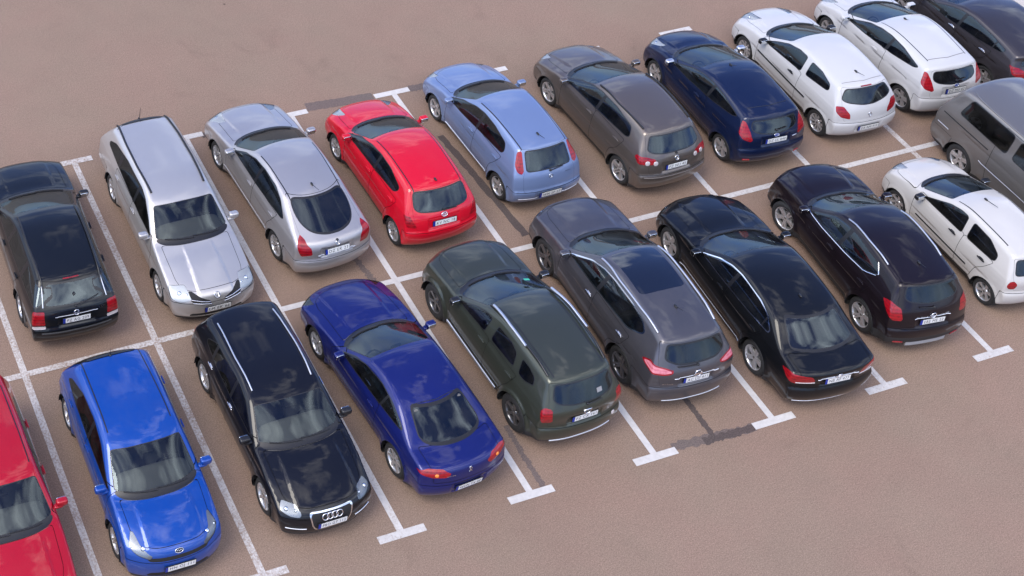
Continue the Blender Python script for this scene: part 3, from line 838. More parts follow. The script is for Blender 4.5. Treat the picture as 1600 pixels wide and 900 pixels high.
    flap = panel('side', S['flap'], 2) if S.get('flap') else None
    # --- objects
    part('body', m, paint, root)
    inn = lining
    part('cabin_lining', inn.offset(-.035).flip(), M['lining'], root)
    if bump_r: bo = part('rear_bumper', bump_r, mat(S.get('bump_mat_r', 'paint')), root)
    if bump_f: part('front_bumper', bump_f, mat(S.get('bump_mat_f', 'paint')), root)
    if 'low' in lists: part('sill', lists['low'][0], M[S['lowmat']], root)
    part('bonnet', bonnet, paint, root)
    gate_o = None
    if tg: gate_o = part('tailgate', tg, paint, root)
    if deck: gate_o = part('boot_lid', deck, paint, root)
    if flap: part('fuel_flap', flap.sides()[S.get('flapside', 1)], paint, root)
    if flap: part('body_patch', flap.sides()[1-S.get('flapside', 1)], paint, root)
    dobj = []
    for i, d in enumerate(doors):
        for sd in d.sides():
            if len(sd.F): dobj.append((part('door', sd, paint, root), sd.V[sd.F[:, 0]].mean(0)))
    def door_at(x, y):
        best = None
        for o, c in dobj:
            if o and c[1]*y > 0:
                dd = abs(c[0]-x)
                if dd < .62 and (best is None or dd < best[0]): best = (dd, o)
        return best[1] if best else None
    for sd in join(lists.get('seal', [])).sides(): part('window_seal', sd, mat(S['seal']), root)
    part('windscreen_seal', join(lists.get('wseal', [])), M['trim'], root)
    part('rear_window_seal', join(lists.get('rseal', [])), mat(S.get('rsealmat', 'trim')), gate_o or root)
    if 'ditch' in lists:
        for sd in lists['ditch'][0].sides(): part('roof_seam', sd, M['trim'], root)
    part('windscreen', ws, M['glass_ws'], root)
    part('scuttle', cowl, M['trim'], root)
    part('rear_window', rw, M[S.get('rglass', 'glass_rear')], gate_o or root)
    for q, kind in pil:
        for sd in q.sides(): part('pillar', sd, mat(kind), root)
    # the side glass falls apart into panes between the pillars
    xs_ = sorted([(p[0]+p[1])/2 for p in S['pillars']]); edges = [-9]+xs_+[9]
    for a, b in zip(edges[:-1], edges[1:]):
        fc = glass.V[glass.F].mean(1) if len(glass.F) else np.zeros((0, 3))
        pane = glass.pick((fc[:, 0] > a) & (fc[:, 0] <= b))
        for sd in pane.sides():
            if len(sd.F):
                c = sd.V[sd.F[:, 0]].mean(0); dr = door_at(c[0], c[1])
                part('window', sd, M[S['glass']], dr or root)
    for nm, o, mt, opt in feats:
        subs = o.sides() if opt.get('split', True) and kind_two(o) else [o]
        for sd in subs:
            if not len(sd.F): continue
            if opt.get('lift'): sd = sd.offset(opt['lift'])
            ob = part(nm, sd, mat(mt), (gate_o if opt.get('on') == 'gate' and gate_o else root))
            if nm == 'headlight' and ob:
                part('reflector', sd.offset(-.012), M[S.get('lamp_bowl', 'lamp_inner')], ob)
                c = sd.V[sd.F].mean(1).mean(0); nn = sd.N[sd.F[:, 0]].mean(0)
                for t, rr in opt.get('bulbs', ((-.0, .06),)):
                    cc = c-nn*.03+np.array([t*.6, -t*np.sign(c[1]), 0])*1.0
                    part('bulb', blob(cc, (rr*1.5, rr*1.5, rr*1.5), 1.0, None, 14, 8), M['lens'], ob)
    # handles
    for hx, hz in S['handles']:
        for s in (1, -1):
            p, n = hit_side(B, hx, hz, s)
            R = frame_from(n)
            hm = join([blob(p+n*.02, (.19, .032, .022), .5, R, 14, 8), blob(p+n*.004, (.12, .06, .012), .7, R, 12, 6)])
            part('door_handle', hm, mat(S['handle_mat']), door_at(hx, s) or root)
    # mirrors
    if S['mirror']:
        mx, mz = S['mirror']
        for s in (1, -1):
            p, n = hit_side(B, mx, mz-.06, s)
            c = p+np.array([-.02, s*.115, .085])
            mm = blob(c, (.115, .20, .125), .55, None, 20, 12)
            mm = join([mm, blob((p+c)/2+np.array([.0, 0, -.02]), (.09, .16, .05), .5, None, 12, 8)])
            mo = part('side_mirror', mm, mat(S['mirror_mat']), door_at(mx-.3, s) or root)
            part('mirror_glass', blob(c+np.array([-.052, 0, .0]), (.02, .165, .095), .4, None, 14, 8), M['mirror'], mo)
    # cabin: seats, dashboard, wheel
    fz = .34; hr = S['H']
    sm_ = M[S['seat_mat']]
    seatx = S.get('seatx', (.0, -.85))
    wy = W*.21
    for sx_, back in ((seatx[0], True), (seatx[1], False)):
        for s in (1, -1):
            bz = S.get('seatz', hr*.33)
            st = join([blob((sx_+.08, s*wy, bz), (.52, .48, .2), .45, None, 14, 8), blob((sx_-.20, s*wy, bz+.30), (.16, .46, .62), .45, RY(-14), 14, 8),
                       blob((sx_-.29, s*wy, bz+.68), (.09, .25, .17), .6, RY(-10), 12, 8)])
            part('seat', st, sm_, root)
    dxc = S['xc']-.34
    part('dashboard', join([blob((dxc+.12, 0, S['zc']-.11), (.62, W*.76, .22), .35, RY(5), 20, 10)]), M['dash'], root)
    pth = ring_path(.185, n=24); Rw = RY(-25)@np.array([[0, 0, -1], [1, 0, 0], [0, 1, 0]], float).T.T
    pth = np.stack([pth[:, 2], pth[:, 0], pth[:, 1]], 1)@RY(22).T+np.array([dxc-.24, wy, S['zc']-.08])
    part('steering_wheel', join([tube(pth, .016, 6, True, up=(1, 0, 0)), blob((dxc-.22, wy, S['zc']-.09), (.06, .16, .12), .6, RY(22), 10, 6)]), M['black'], root)
    part('inner_mirror', blob((S['xrf']+.16, 0, S['zrf']-.13), (.04, .22, .065), .5, None, 12, 8), M['black'], root)
    # wheels
    wy2 = {wbh: float(B.Y(np.array(wbh), np.array(.45)))-.03, -wbh: float(B.Y(np.array(-wbh), np.array(.45)))-.03}
    for a in (wbh, -wbh):
        for s in (1, -1):
            yy = s*(wy2[a]-.10)
            w = link('wheel', tyre_data(rt, S['rimR'], .2), root, (a, yy, rt))
            ang = (0 if s > 0 else math.pi)+(math.radians(S['steer']) if a > 0 else 0)
            w.rotation_euler = (0, 0, ang)
            r = link('rim', rim_data(S['rimR'], mat=S['rim_mat'], **S['rim']), w)
            r.rotation_euler = (0, a*1.3+s*.4, 0)
            ln = lathe([(ra+.004, wy2[a]+.035), (ra+.02, wy2[a]-.02), (ra+.02, .42), (.05, .42)], 28, -.12, math.pi+.12)
            ln.V[:, 1] *= s; ln.N = -ln.N; ln.V += np.array([a, 0, rt])
            part('wheel_arch', ln, M['black'], root)
    # number plates, badges
    if S['plate_r']:
        p, n = hit_rear(B, 0, S['plate_r'][0]); number_plate(gate_o or root if S['plate_r'][0] > br else root, p, n, S['plate_txt'], S['plate_r'][1])
    if S['plate_f']:
        p, n = hit_front(B, 0, S['plate_f'][0]); number_plate(root, p, n, S['plate_txt'], S['plate_f'][1])
    for key, hf in (('badge_r', hit_rear), ('badge_f', hit_front)):
        if S[key]:
            k, z, s = S[key]; p, n = hf(B, 0, z); badge(gate_o if key == 'badge_r' and gate_o else root, k, p, n, s)
    if S['ant']:
        ax0, alen, lean = S['ant']; p, n = hit_top(B, ax0, 0)
        part('aerial', join([blob(p+n*.012, (.09, .045, .04), .8, None, 12, 8), tube([p+n*.01, p+np.array([-math.sin(math.radians(lean))*alen, 0, math.cos(math.radians(lean))*alen])], [.007, .004], 6)]), M['trim'], root)
    if S['brake3']:
        kind, z, w = S['brake3']
        pts = [hit_rear(B, y, z) for y in np.linspace(-w/2, w/2, 7)]
        part('brake_light', tube([p+n*.004 for p, n in pts], .016, 6, flat=.9), M['tail_red'], gate_o or root)
    if S['wiper_r']:
        z0, y1, z1 = S['wiper_r']
        pts = [hit_rear(B, y1*t, z0+(z1-z0)*t) for t in np.linspace(0, 1, 7)]
        part('rear_wiper', join([tube([p+n*.02 for p, n in pts], [.014, .012, .011, .010, .010, .010, .009], 6), blob(pts[0][0]+pts[0][1]*.01, (.05, .05, .05), .8, None, 10, 6)]), M['trim'], gate_o or root)
    for s, y0 in ((1, .52), (-1, -.02)):
        pts = []
        for t in np.linspace(0, 1, 8):
            yv = y0-.55*t; xw = xc+.0-.03*t
            pts.append(hit_top(B, xw-S['cf']*abs(yv)**S['pw'], yv))
        part('wiper', tube([p+n*.014 for p, n in pts], .011, 6), M['trim'], root)
    # strips that run over the surface: (name, kind, points, radius, material, both sides)
    for tb in S['tubes']:
        nm, kind, pts, r, mt = tb[:5]; opt = tb[5] if len(tb) > 5 else {}
        pts = np.asarray(pts, float)
        t = np.linspace(0, 1, opt.get('n', 24)); cum = np.concatenate([[0], np.cumsum(np.linalg.norm(np.diff(pts, axis=0), axis=1))]); cum /= cum[-1]
        pp = np.stack([np.interp(t, cum, pts[:, i]) for i in range(2)], 1)
        for s in ((1, -1) if opt.get('both', True) else (1,)):
            if kind == 'side': hs = [hit_side(B, a, b, s) for a, b in pp]
            elif kind == 'top': hs = [hit_top(B, a, b*s) for a, b in pp]
            elif kind == 'rear': hs = [hit_rear(B, a*s, b) for a, b in pp]
            else: hs = [hit_front(B, a*s, b) for a, b in pp]
            lift = opt.get('lift', 0); q = [p+n*lift for p, n in hs]
            if opt.get('feet'):
                q = [p+np.array([0, 0, lift*min(1, 6*u, 6*(1-u))]) for (p, n), u in zip(hs, t)]
            part(nm, tube(q, r, 8, flat=opt.get('flat', 1.), up=np.mean([n for p, n in hs], 0)), mat(mt), root)
    if S['extra']: S['extra'](B, root, mat, gate_o)
    return root

def kind_two(o):
    """does this piece sit on both sides of the car without crossing its middle?"""
    y = o.V[o.F].reshape(-1, 3)[:, 1]
    return len(y) > 0 and y.min() < 0 < y.max() and np.abs(y).min() > .03

def RY(d):
    a = math.radians(d); c, s = math.cos(a), math.sin(a)
    return np.array([[c, 0, s], [0, 1, 0], [-s, 0, c]])

# ------------------------------------------------------------------ the kinds of car in the park
CARS = {}
def hatch(r0, rr, gt, gb, bz=.68, zb=.22, lip=.055):
    """tail of a hatchback in side view, measured forward from the rear bumper: roof, roof edge, top and foot of the rear window"""
    return [r0, rr, gt, gb, (gb[0]-.05, gb[1]-.10), (lip, bz+.09), (lip-.005, bz+.03), (0, bz-.01), (0, .46), (.05, .32), (.2, zb)]
def doors4(wb, ra, xA, xd, xB, xC, zs, zb, zt, xt0):
    """front and rear door outlines seen from the side"""
    ax = -wb/2
    return [[(xA, zs), (xB, zs), (xB, zb+.03), (xd, zb+.03), (xA+.03, .80)],
            [(xB, zs), (ax+ra+.10, zs), (ax+ra+.02, .62), (xC+.12, .80), (xC, zb+.03), (xB, zb+.03)]]
def door2(xA, xd, xB, zs, zb, zt, xt0):
    return [[(xA, zs), (xB, zs), (xB, zb+.03), (xd, zb+.03), (xA+.03, .80)]]
def skid(B, root, mat, gate):
    pts = [hit_rear(B, y, .33) for y in np.linspace(-.42, .42, 9)]
    part('skid_plate', join([tube([p+n*.012+np.array([0, 0, dz]) for p, n in pts], .022, 6) for dz in (-.03, 0, .03)]), M['frost'], root)
    for s in (1, -1):
        p, n = hit_rear(B, .60*s, .40); part('reflector_light', blob(p+n*.006, (.20, .05, .02), .5, frame_from(n), 12, 6), M['tail_red'], root)
def exhaust(y, z):
    def f(B, root, mat, gate):
        p, n = hit_rear(B, y, z)
        part('exhaust_pipe', lathe([(.03, 0), (.035, -.01), (.035, -.12)], 14).__class__(*(lambda m: (m.V[:, [1, 0, 2]]+p-np.array([.02, 0, 0]), m.N[:, [1, 0, 2]], m.F))(lathe([(.03, 0), (.035, -.01), (.035, .12)], 14))), M['steel'], root)
    return f
def sticker(side, pos, size, m):
    def f(B, root, mat, gate):
        p, n = (hit_rear if side == 'rear' else hit_front)(B, *pos)
        part('window_sticker', box(p+n*.006, (size[0], size[1], .004), frame_from(n)), M[m], root)
    return f
def script(y, z, txt, w, h=.05):
    def f(B, root, mat, gate):
        p, n = hit_rear(B, y, z); letters('lettering', txt, h, w, p, frame_from(n), .008, M['chrome'], gate or root)
    return f
def many(*fs):
    def f(*a):
        for g in fs: g(*a)
    return f

CARS['xtrail'] = (dict(wb=2.705, fo=.93, ro=1.005, W=1.82, H=1.685, rt=.36, ra=.41, rimR=.245, zh=.93, xc=1.02, zc=1.10, xrf=.22, zrf=1.575, xrm=-.45,
    rear=[(.55, 1.605), (.17, 1.53), (.22, 1.46), (.08, 1.10), (.06, .90), (.08, .78), (.005, .70), (0, .48), (.05, .33), (.18, .25)],
    belt=((-2.2, 1.09), (-1.2, 1.05), (1., 1.0), (2.2, .93)), zbot=.24, lowz=.36, ch=.20, cha=.014,
    dlo=[[(.76, 1.06), (.12, 1.455), (-.35, 1.535), (-1.1, 1.525), (-1.62, 1.40), (-1.86, 1.24), (-1.70, 1.20), (-1.25, 1.085), (-.4, 1.055)]], pillars=[(-.22, -.30, .09, 'trim')], pz=(1.0, 1.6), seal='chrome', sealw=.022,
    rw=[(.70, 1.12), (.62, 1.46)], rseal=.03, rglass='glass_dark', gate=[(.68, .74), (.74, 1.0), (.72, 1.2), (.62, 1.52)],
    doors=doors4(2.705, .41, .86, .80, -.26, -1.36, .40, 1.07, 1.57, .10),
    handles=[(-.12, .93), (-1.14, .96)], handle_mat='chrome', mirror=(.74, 1.10), mirror_mat='alu',
    cuts=[('taillight', 'ur', [(.58, .93), (.66, .88), (.80, .89), (1.32, 1.13), (1.22, 1.16), (.78, 1.04), (.62, .99)], 'tail_pink', dict(rim=.022, rimmat='tail_red', rimname='lamp_frame')),
          ('headlight', 'uf', [(.52, .86), (.72, .80), (1.30, .97), (1.22, 1.02), (.70, .97)], 'lamp', {}),
          ('sunroof', 'roof', [(.12, -.9), (.10, .40), (.02, .47), (-.92, .47), (-.96, .40), (-.98, -.9)], 'sunroof', dict(split=False, r=.08))],
    bumpz=(.62, .72), plate_r=(.84, .05), badge_r=('ringbar', .98, 1.1), ant=(-1.35, .22, 60), plate_txt='AC LU 411',
    tubes=[('roof_rail', 'top', [(.10, .60), (-.5, .625), (-1.2, .61), (-1.72, .58)], .021, 'alu', dict(lift=.045, feet=True)), ('trim_strip', 'rear', [(-.45, .915), (.45, .915)], .012, 'chrome', dict(both=False)), ('trim_strip', 'rear', [(-.6, .40), (.6, .40)], .012, 'alu', dict(both=False))],
    extra=script(.55, .80, 'XTRAIL', .20, .04),
    rim=dict(n=5, sw=.045, tw=.035), rim_mat='alloy_dark', wiper_r=(1.13, .40, 1.14), seatz=.62, seatx=(.0, -.9)),
    lambda: car_paint('gunmetal paint', (.085, .083, .096), .55, .34, ior=1.4), '')

CARS['golfw'] = (dict(wb=2.515, fo=.87, ro=1.01, W=1.735, H=1.455, rt=.31, ra=.35, rimR=.20, zh=.75, xc=.88, zc=.97, xrf=.10, zrf=1.36, xrm=-.45,
    rear=[(.60, 1.43), (.20, 1.385), (.12, 1.33), (.04, 1.00), (.03, .92), (.05, .72), (.0, .66), (0, .46), (.05, .3), (.2, .22)],
    belt=((-2.2, .985), (2.2, .91)), dlo=[[(.62, .965), (.10, 1.27), (-.4, 1.345), (-1.3, 1.335), (-1.85, 1.28), (-2.02, 1.06), (-1.95, 1.015), (-.5, .985)]], pillars=[(-.22, -.28, .08, 'trim'), (-1.12, -1.17, .10, 'trim')],
    rw=[(.64, 1.03), (.57, 1.33)], gate=[(.62, .70), (.66, .98), (.62, 1.375)], doors=doors4(2.515, .35, .80, .66, -.25, -1.14, .32, .99, 1.38, .08),
    handles=[(-.12, .86), (-1.0, .88)], mirror=(.60, 1.0), mirror_mat='trim',
    cuts=[('taillight', 'ur', [(.66, .70), (.66, .94), (1.06, .95), (1.06, .71)], 'tail_red', {}), ('reverse_lamp', 'ur', [(.66, .635), (.66, .69), (1.06, .70), (1.06, .645)], 'tail_clear', dict(r=.01)),
          ('headlight', 'uf', [(.42, .60), (.42, .72), (1.15, .76), (1.15, .64)], 'lamp', {})],
    bumpz=(.58, .63), plate_r=(.79, .05), badge_r=('ring', .93, .9), brake3=('r', 1.36, .30), ant=(-1.95, .14, 40), plate_txt='PZ AG 209', wiper_r=(1.03, -.45, 1.10),
    tubes=[('roof_rail', 'top', [(.0, .56), (-.8, .575), (-1.85, .54)], .016, 'trim', dict(lift=.03, feet=True)), ('bumper_strip', 'rear', [(-.66, .585), (.66, .585)], .02, 'plastic', dict(both=False)), ('window_strip', 'rear', [(.60, 1.05), (.55, 1.30)], .012, 'alu'), ('trim_strip', 'rear', [(-.40, .89), (.40, .89)], .008, 'alu', dict(both=False))],
    extra=script(-.48, .93, 'TDI', .14, .045), rim=dict(n=6, sw=.05)),
    lambda: car_paint('black paint', (.006, .007, .009), 0, .3, dust=.008, ior=1.36), '')

_prim = dict(wb=2.68, fo=.93, W=1.76, rt=.315, ra=.35, rimR=.215, zh=.76, xc=1.00, zc=1.0, xrf=.10, zrf=1.385, xrm=-.45, H=1.475, belt=((-2.3, 1.0), (2.2, .90)), ch=.18, cha=.008,
    handles=[(-.12, .88), (-1.05, .90)], mirror=(.70, 1.0), lowz=.28, bumpz=(.60, .64), rim=dict(n=9, sw=.034, cap=True), rim_mat='alloy',
    headcut=None)
CARS['primw'] = (dict(_prim, ro=1.065,
    rear=[(.95, 1.44), (.40, 1.395), (.30, 1.33), (.06, 1.0), (.03, .9), (.05, .72), (0, .64), (0, .46), (.05, .3), (.2, .22)],
    dlo=[[(.72, .985), (.08, 1.30), (-.4, 1.37), (-1.3, 1.345), (-1.95, 1.22), (-2.18, 1.05), (-1.95, 1.02), (-.5, .985)]], pillars=[(-.22, -.28, .08, 'trim'), (-1.15, -1.25, .10, 'trim')],
    rw=[(.66, 1.02), (.56, 1.35)], gate=[(.66, .70), (.68, .98), (.58, 1.385)], doors=doors4(2.68, .35, .88, .76, -.26, -1.22, .30, .985, 1.385, .06),
    cuts=[('headlight', 'uf', [(.48, .60), (.44, .68), (.66, .80), (1.22, .885), (1.30, .85), (1.10, .70), (.80, .585)], 'lamp', dict(bulbs=((0, .07), (.12, .05)))),
          ('grille', 'front', [(.12, .555), (.17, .655), (.50, .745), (.53, .70), (.46, .60)], 'black', dict(r=.02)), ('taillight', 'ur', [(.70, .75), (.66, 1.22), (.78, 1.28), (.98, 1.10), (.92, .75)], 'tail_red', {}),
          ('intake', 'front', [(-.5, .30), (-.5, .37), (.5, .37), (.55, .30)], 'black', dict(split=False))],
    plate_f=(.47, .0), badge_f=('ring', .705, 1.0), ant=(-2.15, .34, -5), plate_txt='LM EK 66', steer=0,
    tubes=[('roof_rail', 'top', [(.02, .545), (-.7, .57), (-1.4, .56), (-2.05, .51)], .022, 'trim', dict(lift=.012)), ('grille_bar', 'front', [(.13, .575), (.47, .615)], .012, 'chrome', dict(lift=.012)), ('grille_bar', 'front', [(.15, .615), (.50, .665)], .010, 'chrome', dict(lift=.008))],
    ),
    lambda: car_paint('silver paint', (.50, .48, .465), .65, .36, dust=.06), '')
CARS['primh'] = (dict(_prim, ro=.955, cr=.30,
    rear=[(1.35, 1.44), (.98, 1.385), (.62, 1.20), (.28, .99), (.12, .96), (.045, .86), (.05, .72), (0, .64), (0, .46), (.05, .3), (.2, .22)],
    dlo=[[(.72, .985), (.08, 1.29), (-.4, 1.365), (-.95, 1.34), (-1.45, 1.18), (-1.62, 1.05), (-1.5, 1.005), (-.5, .985)]], pillars=[(-.22, -.28, .08, 'trim')],
    rw=[(.34, 1.015), (.56, 1.06), (.62, 1.15), (.57, 1.355)], rwr=.12, rseal=.035, gate=[(.62, .70), (.64, .90), (.66, 1.05), (.60, 1.385)], doors=doors4(2.68, .35, .88, .76, -.26, -1.22, .30, .985, 1.385, .06),
    cuts=[('headlight', 'uf', [(.48, .60), (.44, .68), (.66, .80), (1.22, .885), (1.30, .85), (1.10, .70), (.80, .585)], 'lamp', dict(bulbs=((0, .07), (.12, .05)))),
          ('taillight', 'ur', [(.62, .70), (.66, .94), (.80, 1.03), (1.02, .98), (1.0, .74), (.86, .68)], 'tail_red', {})],
    plate_r=(.80, .25), badge_r=('ring', .955, .8), ant=(-1.05, .30, 70), wiper_r=(1.0, -.02, 1.0), plate_txt='DZ EK 23',
    ditch=(.02, -1.30, .575, .54), tubes=[('trim_strip', 'rear', [(-.40, .735), (.40, .735)], .013, 'alu', dict(both=False)), ('side_strip', 'side', [(.95, .42), (-.95, .42)], .014, 'paint')]),
    lambda: car_paint('silver grey paint', (.42, .40, .40), .65, .36, dust=.06), '')

CARS['yaris'] = (dict(wb=2.51, fo=.78, ro=.595, W=1.695, H=1.495, rt=.295, ra=.335, rimR=.205, zh=.80, xc=1.04, zc=1.02, xrf=.25, zrf=1.39, xrm=-.3,
    rear=[(.50, 1.445), (.10, 1.385), (.16, 1.32), (.08, 1.02), (.05, .9), (.06, .76), (0, .68), (0, .45), (.05, .3), (.2, .22)],
    belt=((-2, 1.04), (0, 1.0), (2, .90)), ch=.22, cha=.012, dlo=[[(.84, .985), (.22, 1.305), (-.25, 1.37), (-.85, 1.345), (-1.20, 1.24), (-1.36, 1.11), (-1.25, 1.075), (-.1, 1.01)]], pillars=[(-.2, -.26, .07, 'trim')],
    rw=[(.63, 1.04), (.54, 1.33)], gate=[(.60, .72), (.64, 1.0), (.58, 1.38)], doors=doors4(2.51, .335, .86, .86, -.23, -1.18, .30, 1.01, 1.385, .2),
    handles=[(-.1, .92), (-1.0, .95)], mirror=(.78, 1.03), mirror_mat='paint', cuts=[('taillight', 'ur', [(.60, .84), (.66, .94), (.86, 1.05), (1.02, 1.04), (.98, .88), (.80, .82)], 'tail_red', {}), ('reverse_lamp', 'ur', [(.69, .86), (.71, .92), (.80, .98), (.90, .87)], 'tail_clear', dict(r=.01)),
          ('headlight', 'uf', [(.50, .66), (.52, .78), (1.10, .93), (1.16, .86), (.80, .66)], 'lamp', {})],
    bumpz=(.62, .66), plate_r=(.82, .15), badge_r=('ovals', .965, 1.0), ant=(-1.22, .08, 60), ditch=(.17, -1.42, .55, .52), wiper_r=(1.04, -.28, 1.03), plate_txt='KV NC 18',
    tubes=[('trim_strip', 'rear', [(-.34, .90), (.34, .90)], .010, 'paint', dict(both=False))],
    rim=dict(n=8, sw=.05, cap=True), wind_in=.06),
    lambda: car_paint('bright red paint', (.52, .004, .018), 0, .36, dust=.03), '')

CARS['punto'] = (dict(wb=2.51, fo=.83, ro=.69, W=1.69, H=1.485, rt=.30, ra=.34, rimR=.205, zh=.74, xc=.98, zc=.98, xrf=.12, zrf=1.39, xrm=-.42, hb=.045, cf=.42,
    rear=[(.55, 1.44), (.20, 1.39), (.16, 1.33), (.10, .96), (.08, .86), (.07, .70), (0, .61), (0, .42), (.05, .28), (.2, .21)],
    belt=((-2, 1.0), (2, .89)), ch=.20, cha=.010, dlo=[[(.78, .955), (.12, 1.30), (-.35, 1.37), (-.90, 1.345), (-1.28, 1.20), (-1.42, 1.07), (-1.30, 1.03), (-.1, .975)]], pillars=[(-.2, -.26, .07, 'trim')],
    rw=[(.575, .97), (.53, 1.34)], gate=[(.60, .60), (.60, .93), (.575, .96), (.55, 1.385)], doors=doors4(2.51, .34, .82, .80, -.23, -1.16, .30, .98, 1.385, .06),
    handles=[(-.1, .87), (-1.0, .90)], mirror=(.72, .98), mirror_mat='paint', cuts=[('taillight', 'ur', [(.62, .92), (.585, 1.31), (.72, 1.315), (.80, 1.20), (.88, .97), (.85, .91)], 'tail_red', {}), ('reverse_lamp', 'ur', [(.64, 1.12), (.62, 1.27), (.70, 1.27), (.72, 1.12)], 'tail_pink', dict(r=.01)),
          ('headlight', 'uf', [(.56, .58), (.52, .72), (1.00, .88), (1.10, .84), (.86, .62)], 'lamp', {})],
    bumpz=(.58, .60), plate_r=(.50, .0), badge_r=('ring', .88, .7), ant=(-1.18, .24, 70), ditch=(.06, -1.42, .56, .52), wiper_r=(.98, -.3, 1.0), plate_txt='WN SP 27',
    tubes=[('bumper_strip', 'rear', [(-.70, .43), (.70, .43)], .012, 'alu', dict(both=False)), ('side_strip', 'side', [(.80, .30), (-.80, .30)], .02, 'alu')], extra=script(-.42, .88, 'PUNTO', .13, .03), rim=dict(n=5, sw=.06), lowz=.26),
    lambda: car_paint('light blue paint', (.165, .225, .385), .35, .36, dust=.03), '')

CARS['golfp'] = (dict(wb=2.578, fo=.87, ro=.755, W=1.76, H=1.57, rt=.32, ra=.36, rimR=.225, zh=.80, xc=1.05, zc=1.05, xrf=.22, zrf=1.46, xrm=-.35,
    rear=[(.5, 1.525), (.10, 1.46), (.15, 1.40), (.07, 1.07), (.04, .95), (.06, .74), (0, .67), (0, .46), (.05, .3), (.2, .22)],
    belt=((-2.2, 1.07), (2.2, .95)), ch=.30, cha=.008, dlo=[[(.86, 1.02), (.18, 1.38), (-.3, 1.455), (-1.0, 1.43), (-1.38, 1.28), (-1.42, 1.15), (-1.25, 1.105), (-.1, 1.045)]], pillars=[(-.2, -.26, .08, 'trim')],
    rw=[(.66, 1.08), (.57, 1.40)], gate=[(.62, .70), (.68, 1.05), (.60, 1.45)], doors=doors4(2.578, .36, .86, .88, -.23, -1.22, .31, 1.05, 1.475, .14),
    handles=[(-.1, .93), (-1.02, .96)], mirror=(.80, 1.06), cuts=[('taillight', 'ur', [(.40, .89), (.42, .98), (.72, 1.03), (1.10, 1.08), (1.08, .95), (.72, .86)], 'tail_red', {}),
          ('headlight', 'uf', [(.50, .62), (.50, .76), (1.02, .88), (1.10, .82), (.86, .64)], 'lamp', {})],
    bumpz=(.60, .68), plate_r=(.82, .12), badge_r=('ring', .985, .9), wiper_r=(1.08, .0, 1.08), plate_txt='PZ NU 45',
    tubes=[('roof_rail', 'top', [(.05, .575), (-.6, .60), (-1.40, .56)], .02, 'trim', dict(lift=.022)), ('bumper_strip', 'rear', [(-.74, .63), (.74, .63)], .016, 'paint', dict(both=False))],
    extra=lambda B, root, mat, gate: [part('lamp_ring', blob(hit_rear(B, y*s, z)[0]+hit_rear(B, y*s, z)[1]*.004, (.105, .105, .02), .9, frame_from(hit_rear(B, y*s, z)[1]), 14, 6), M['tail_clear'], root) for s in (1, -1) for y, z in ((.66, .945), (.49, .935))],
    rim=dict(n=5, sw=.055, tw=.022)),
    lambda: car_paint('grey brown paint', (.135, .112, .098), .6, .36, dust=.03), '')

_fiesta = dict(wb=2.489, fo=.80, ro=.66, W=1.722, H=1.465, rt=.30, ra=.34, rimR=.21, zh=.80, xc=1.08, zc=1.0, xrf=.20, zrf=1.355, xrm=-.38, hb=.045, cf=.44,
    rear=[(.55, 1.42), (.10, 1.355), (.17, 1.29), (.10, 1.04), (.06, .92), (.07, .76), (0, .68), (0, .45), (.05, .3), (.2, .22)],
    belt=((-2, 1.09), (-.8, 1.03), (2, .86)), ch=.18, cha=.012, dlo=[[(.88, .955), (.15, 1.27), (-.3, 1.335), (-.82, 1.305), (-1.20, 1.19), (-1.36, 1.10), (-1.15, 1.065), (-.1, .995)]], pillars=[(-.42, -.50, .08, 'trim')],
    rw=[(.62, 1.065), (.53, 1.30)], gate=[(.62, .72), (.64, 1.0), (.56, 1.35)],
    handles=[(-.2, .89)], mirror=(.80, 1.0), cuts=[('taillight', 'ur', [(.70, .79), (.63, .93), (.71, 1.13), (.78, 1.16), (.96, .98), (.84, .84)], 'tail_red', {}), ('reverse_lamp', 'ur', [(.72, .81), (.70, .86), (.84, .88), (.82, .835)], 'tail_pink', dict(r=.01)),
          ('headlight', 'uf', [(.58, .70), (.62, .80), (1.20, .97), (1.24, .92), (.90, .72)], 'lamp', {})],
    bumpz=(.60, .70), plate_r=(.85, .1), ant=(-.02, .2, 55), badge_r=('oval_blue', .97, .9), wiper_r=(1.06, -.25, 1.08), rim=dict(n=5, sw=.05, tw=.03), rr=.10)
CARS['fiesta'] = (dict(_fiesta, doors=door2(.86, .90, -.48, .30, 1.0, 1.35, .12), mirror_mat='alu', plate_txt='DZ UL 840', tubes=[('roof_seam', 'top', [(-1.30, -.48), (-1.36, 0), (-1.30, .48)], .006, 'trim', dict(both=False)), ('name_strip', 'rear', [(-.52, .86), (-.40, .86)], .012, 'chrome', dict(both=False))], extra=lambda B, root, mat, gate: [part('reflector_light', blob(hit_rear(B, .62*s, .42)[0], (.16, .05, .03), .5, frame_from(hit_rear(B, .62*s, .42)[1]), 12, 6), M['tail_red'], root) for s in (1, -1)]),
    lambda: car_paint('navy blue paint', (.006, .012, .042), .2, .32, dust=.015, ior=1.4), '')
CARS['fiestaw'] = (dict(_fiesta, doors=door2(.86, .90, -.48, .30, 1.0, 1.35, .12), mirror_mat='paint', plate_txt='DZ MU 62', ditch=(.12, -1.33, .545, .50), ant=(.02, .10, 60), tubes=[('roof_seam', 'top', [(-1.30, -.48), (-1.36, 0), (-1.30, .48)], .006, 'steel', dict(both=False))]),
    lambda: car_paint('white paint', (.485, .48, .485), 0, .3, dust=.04), '')

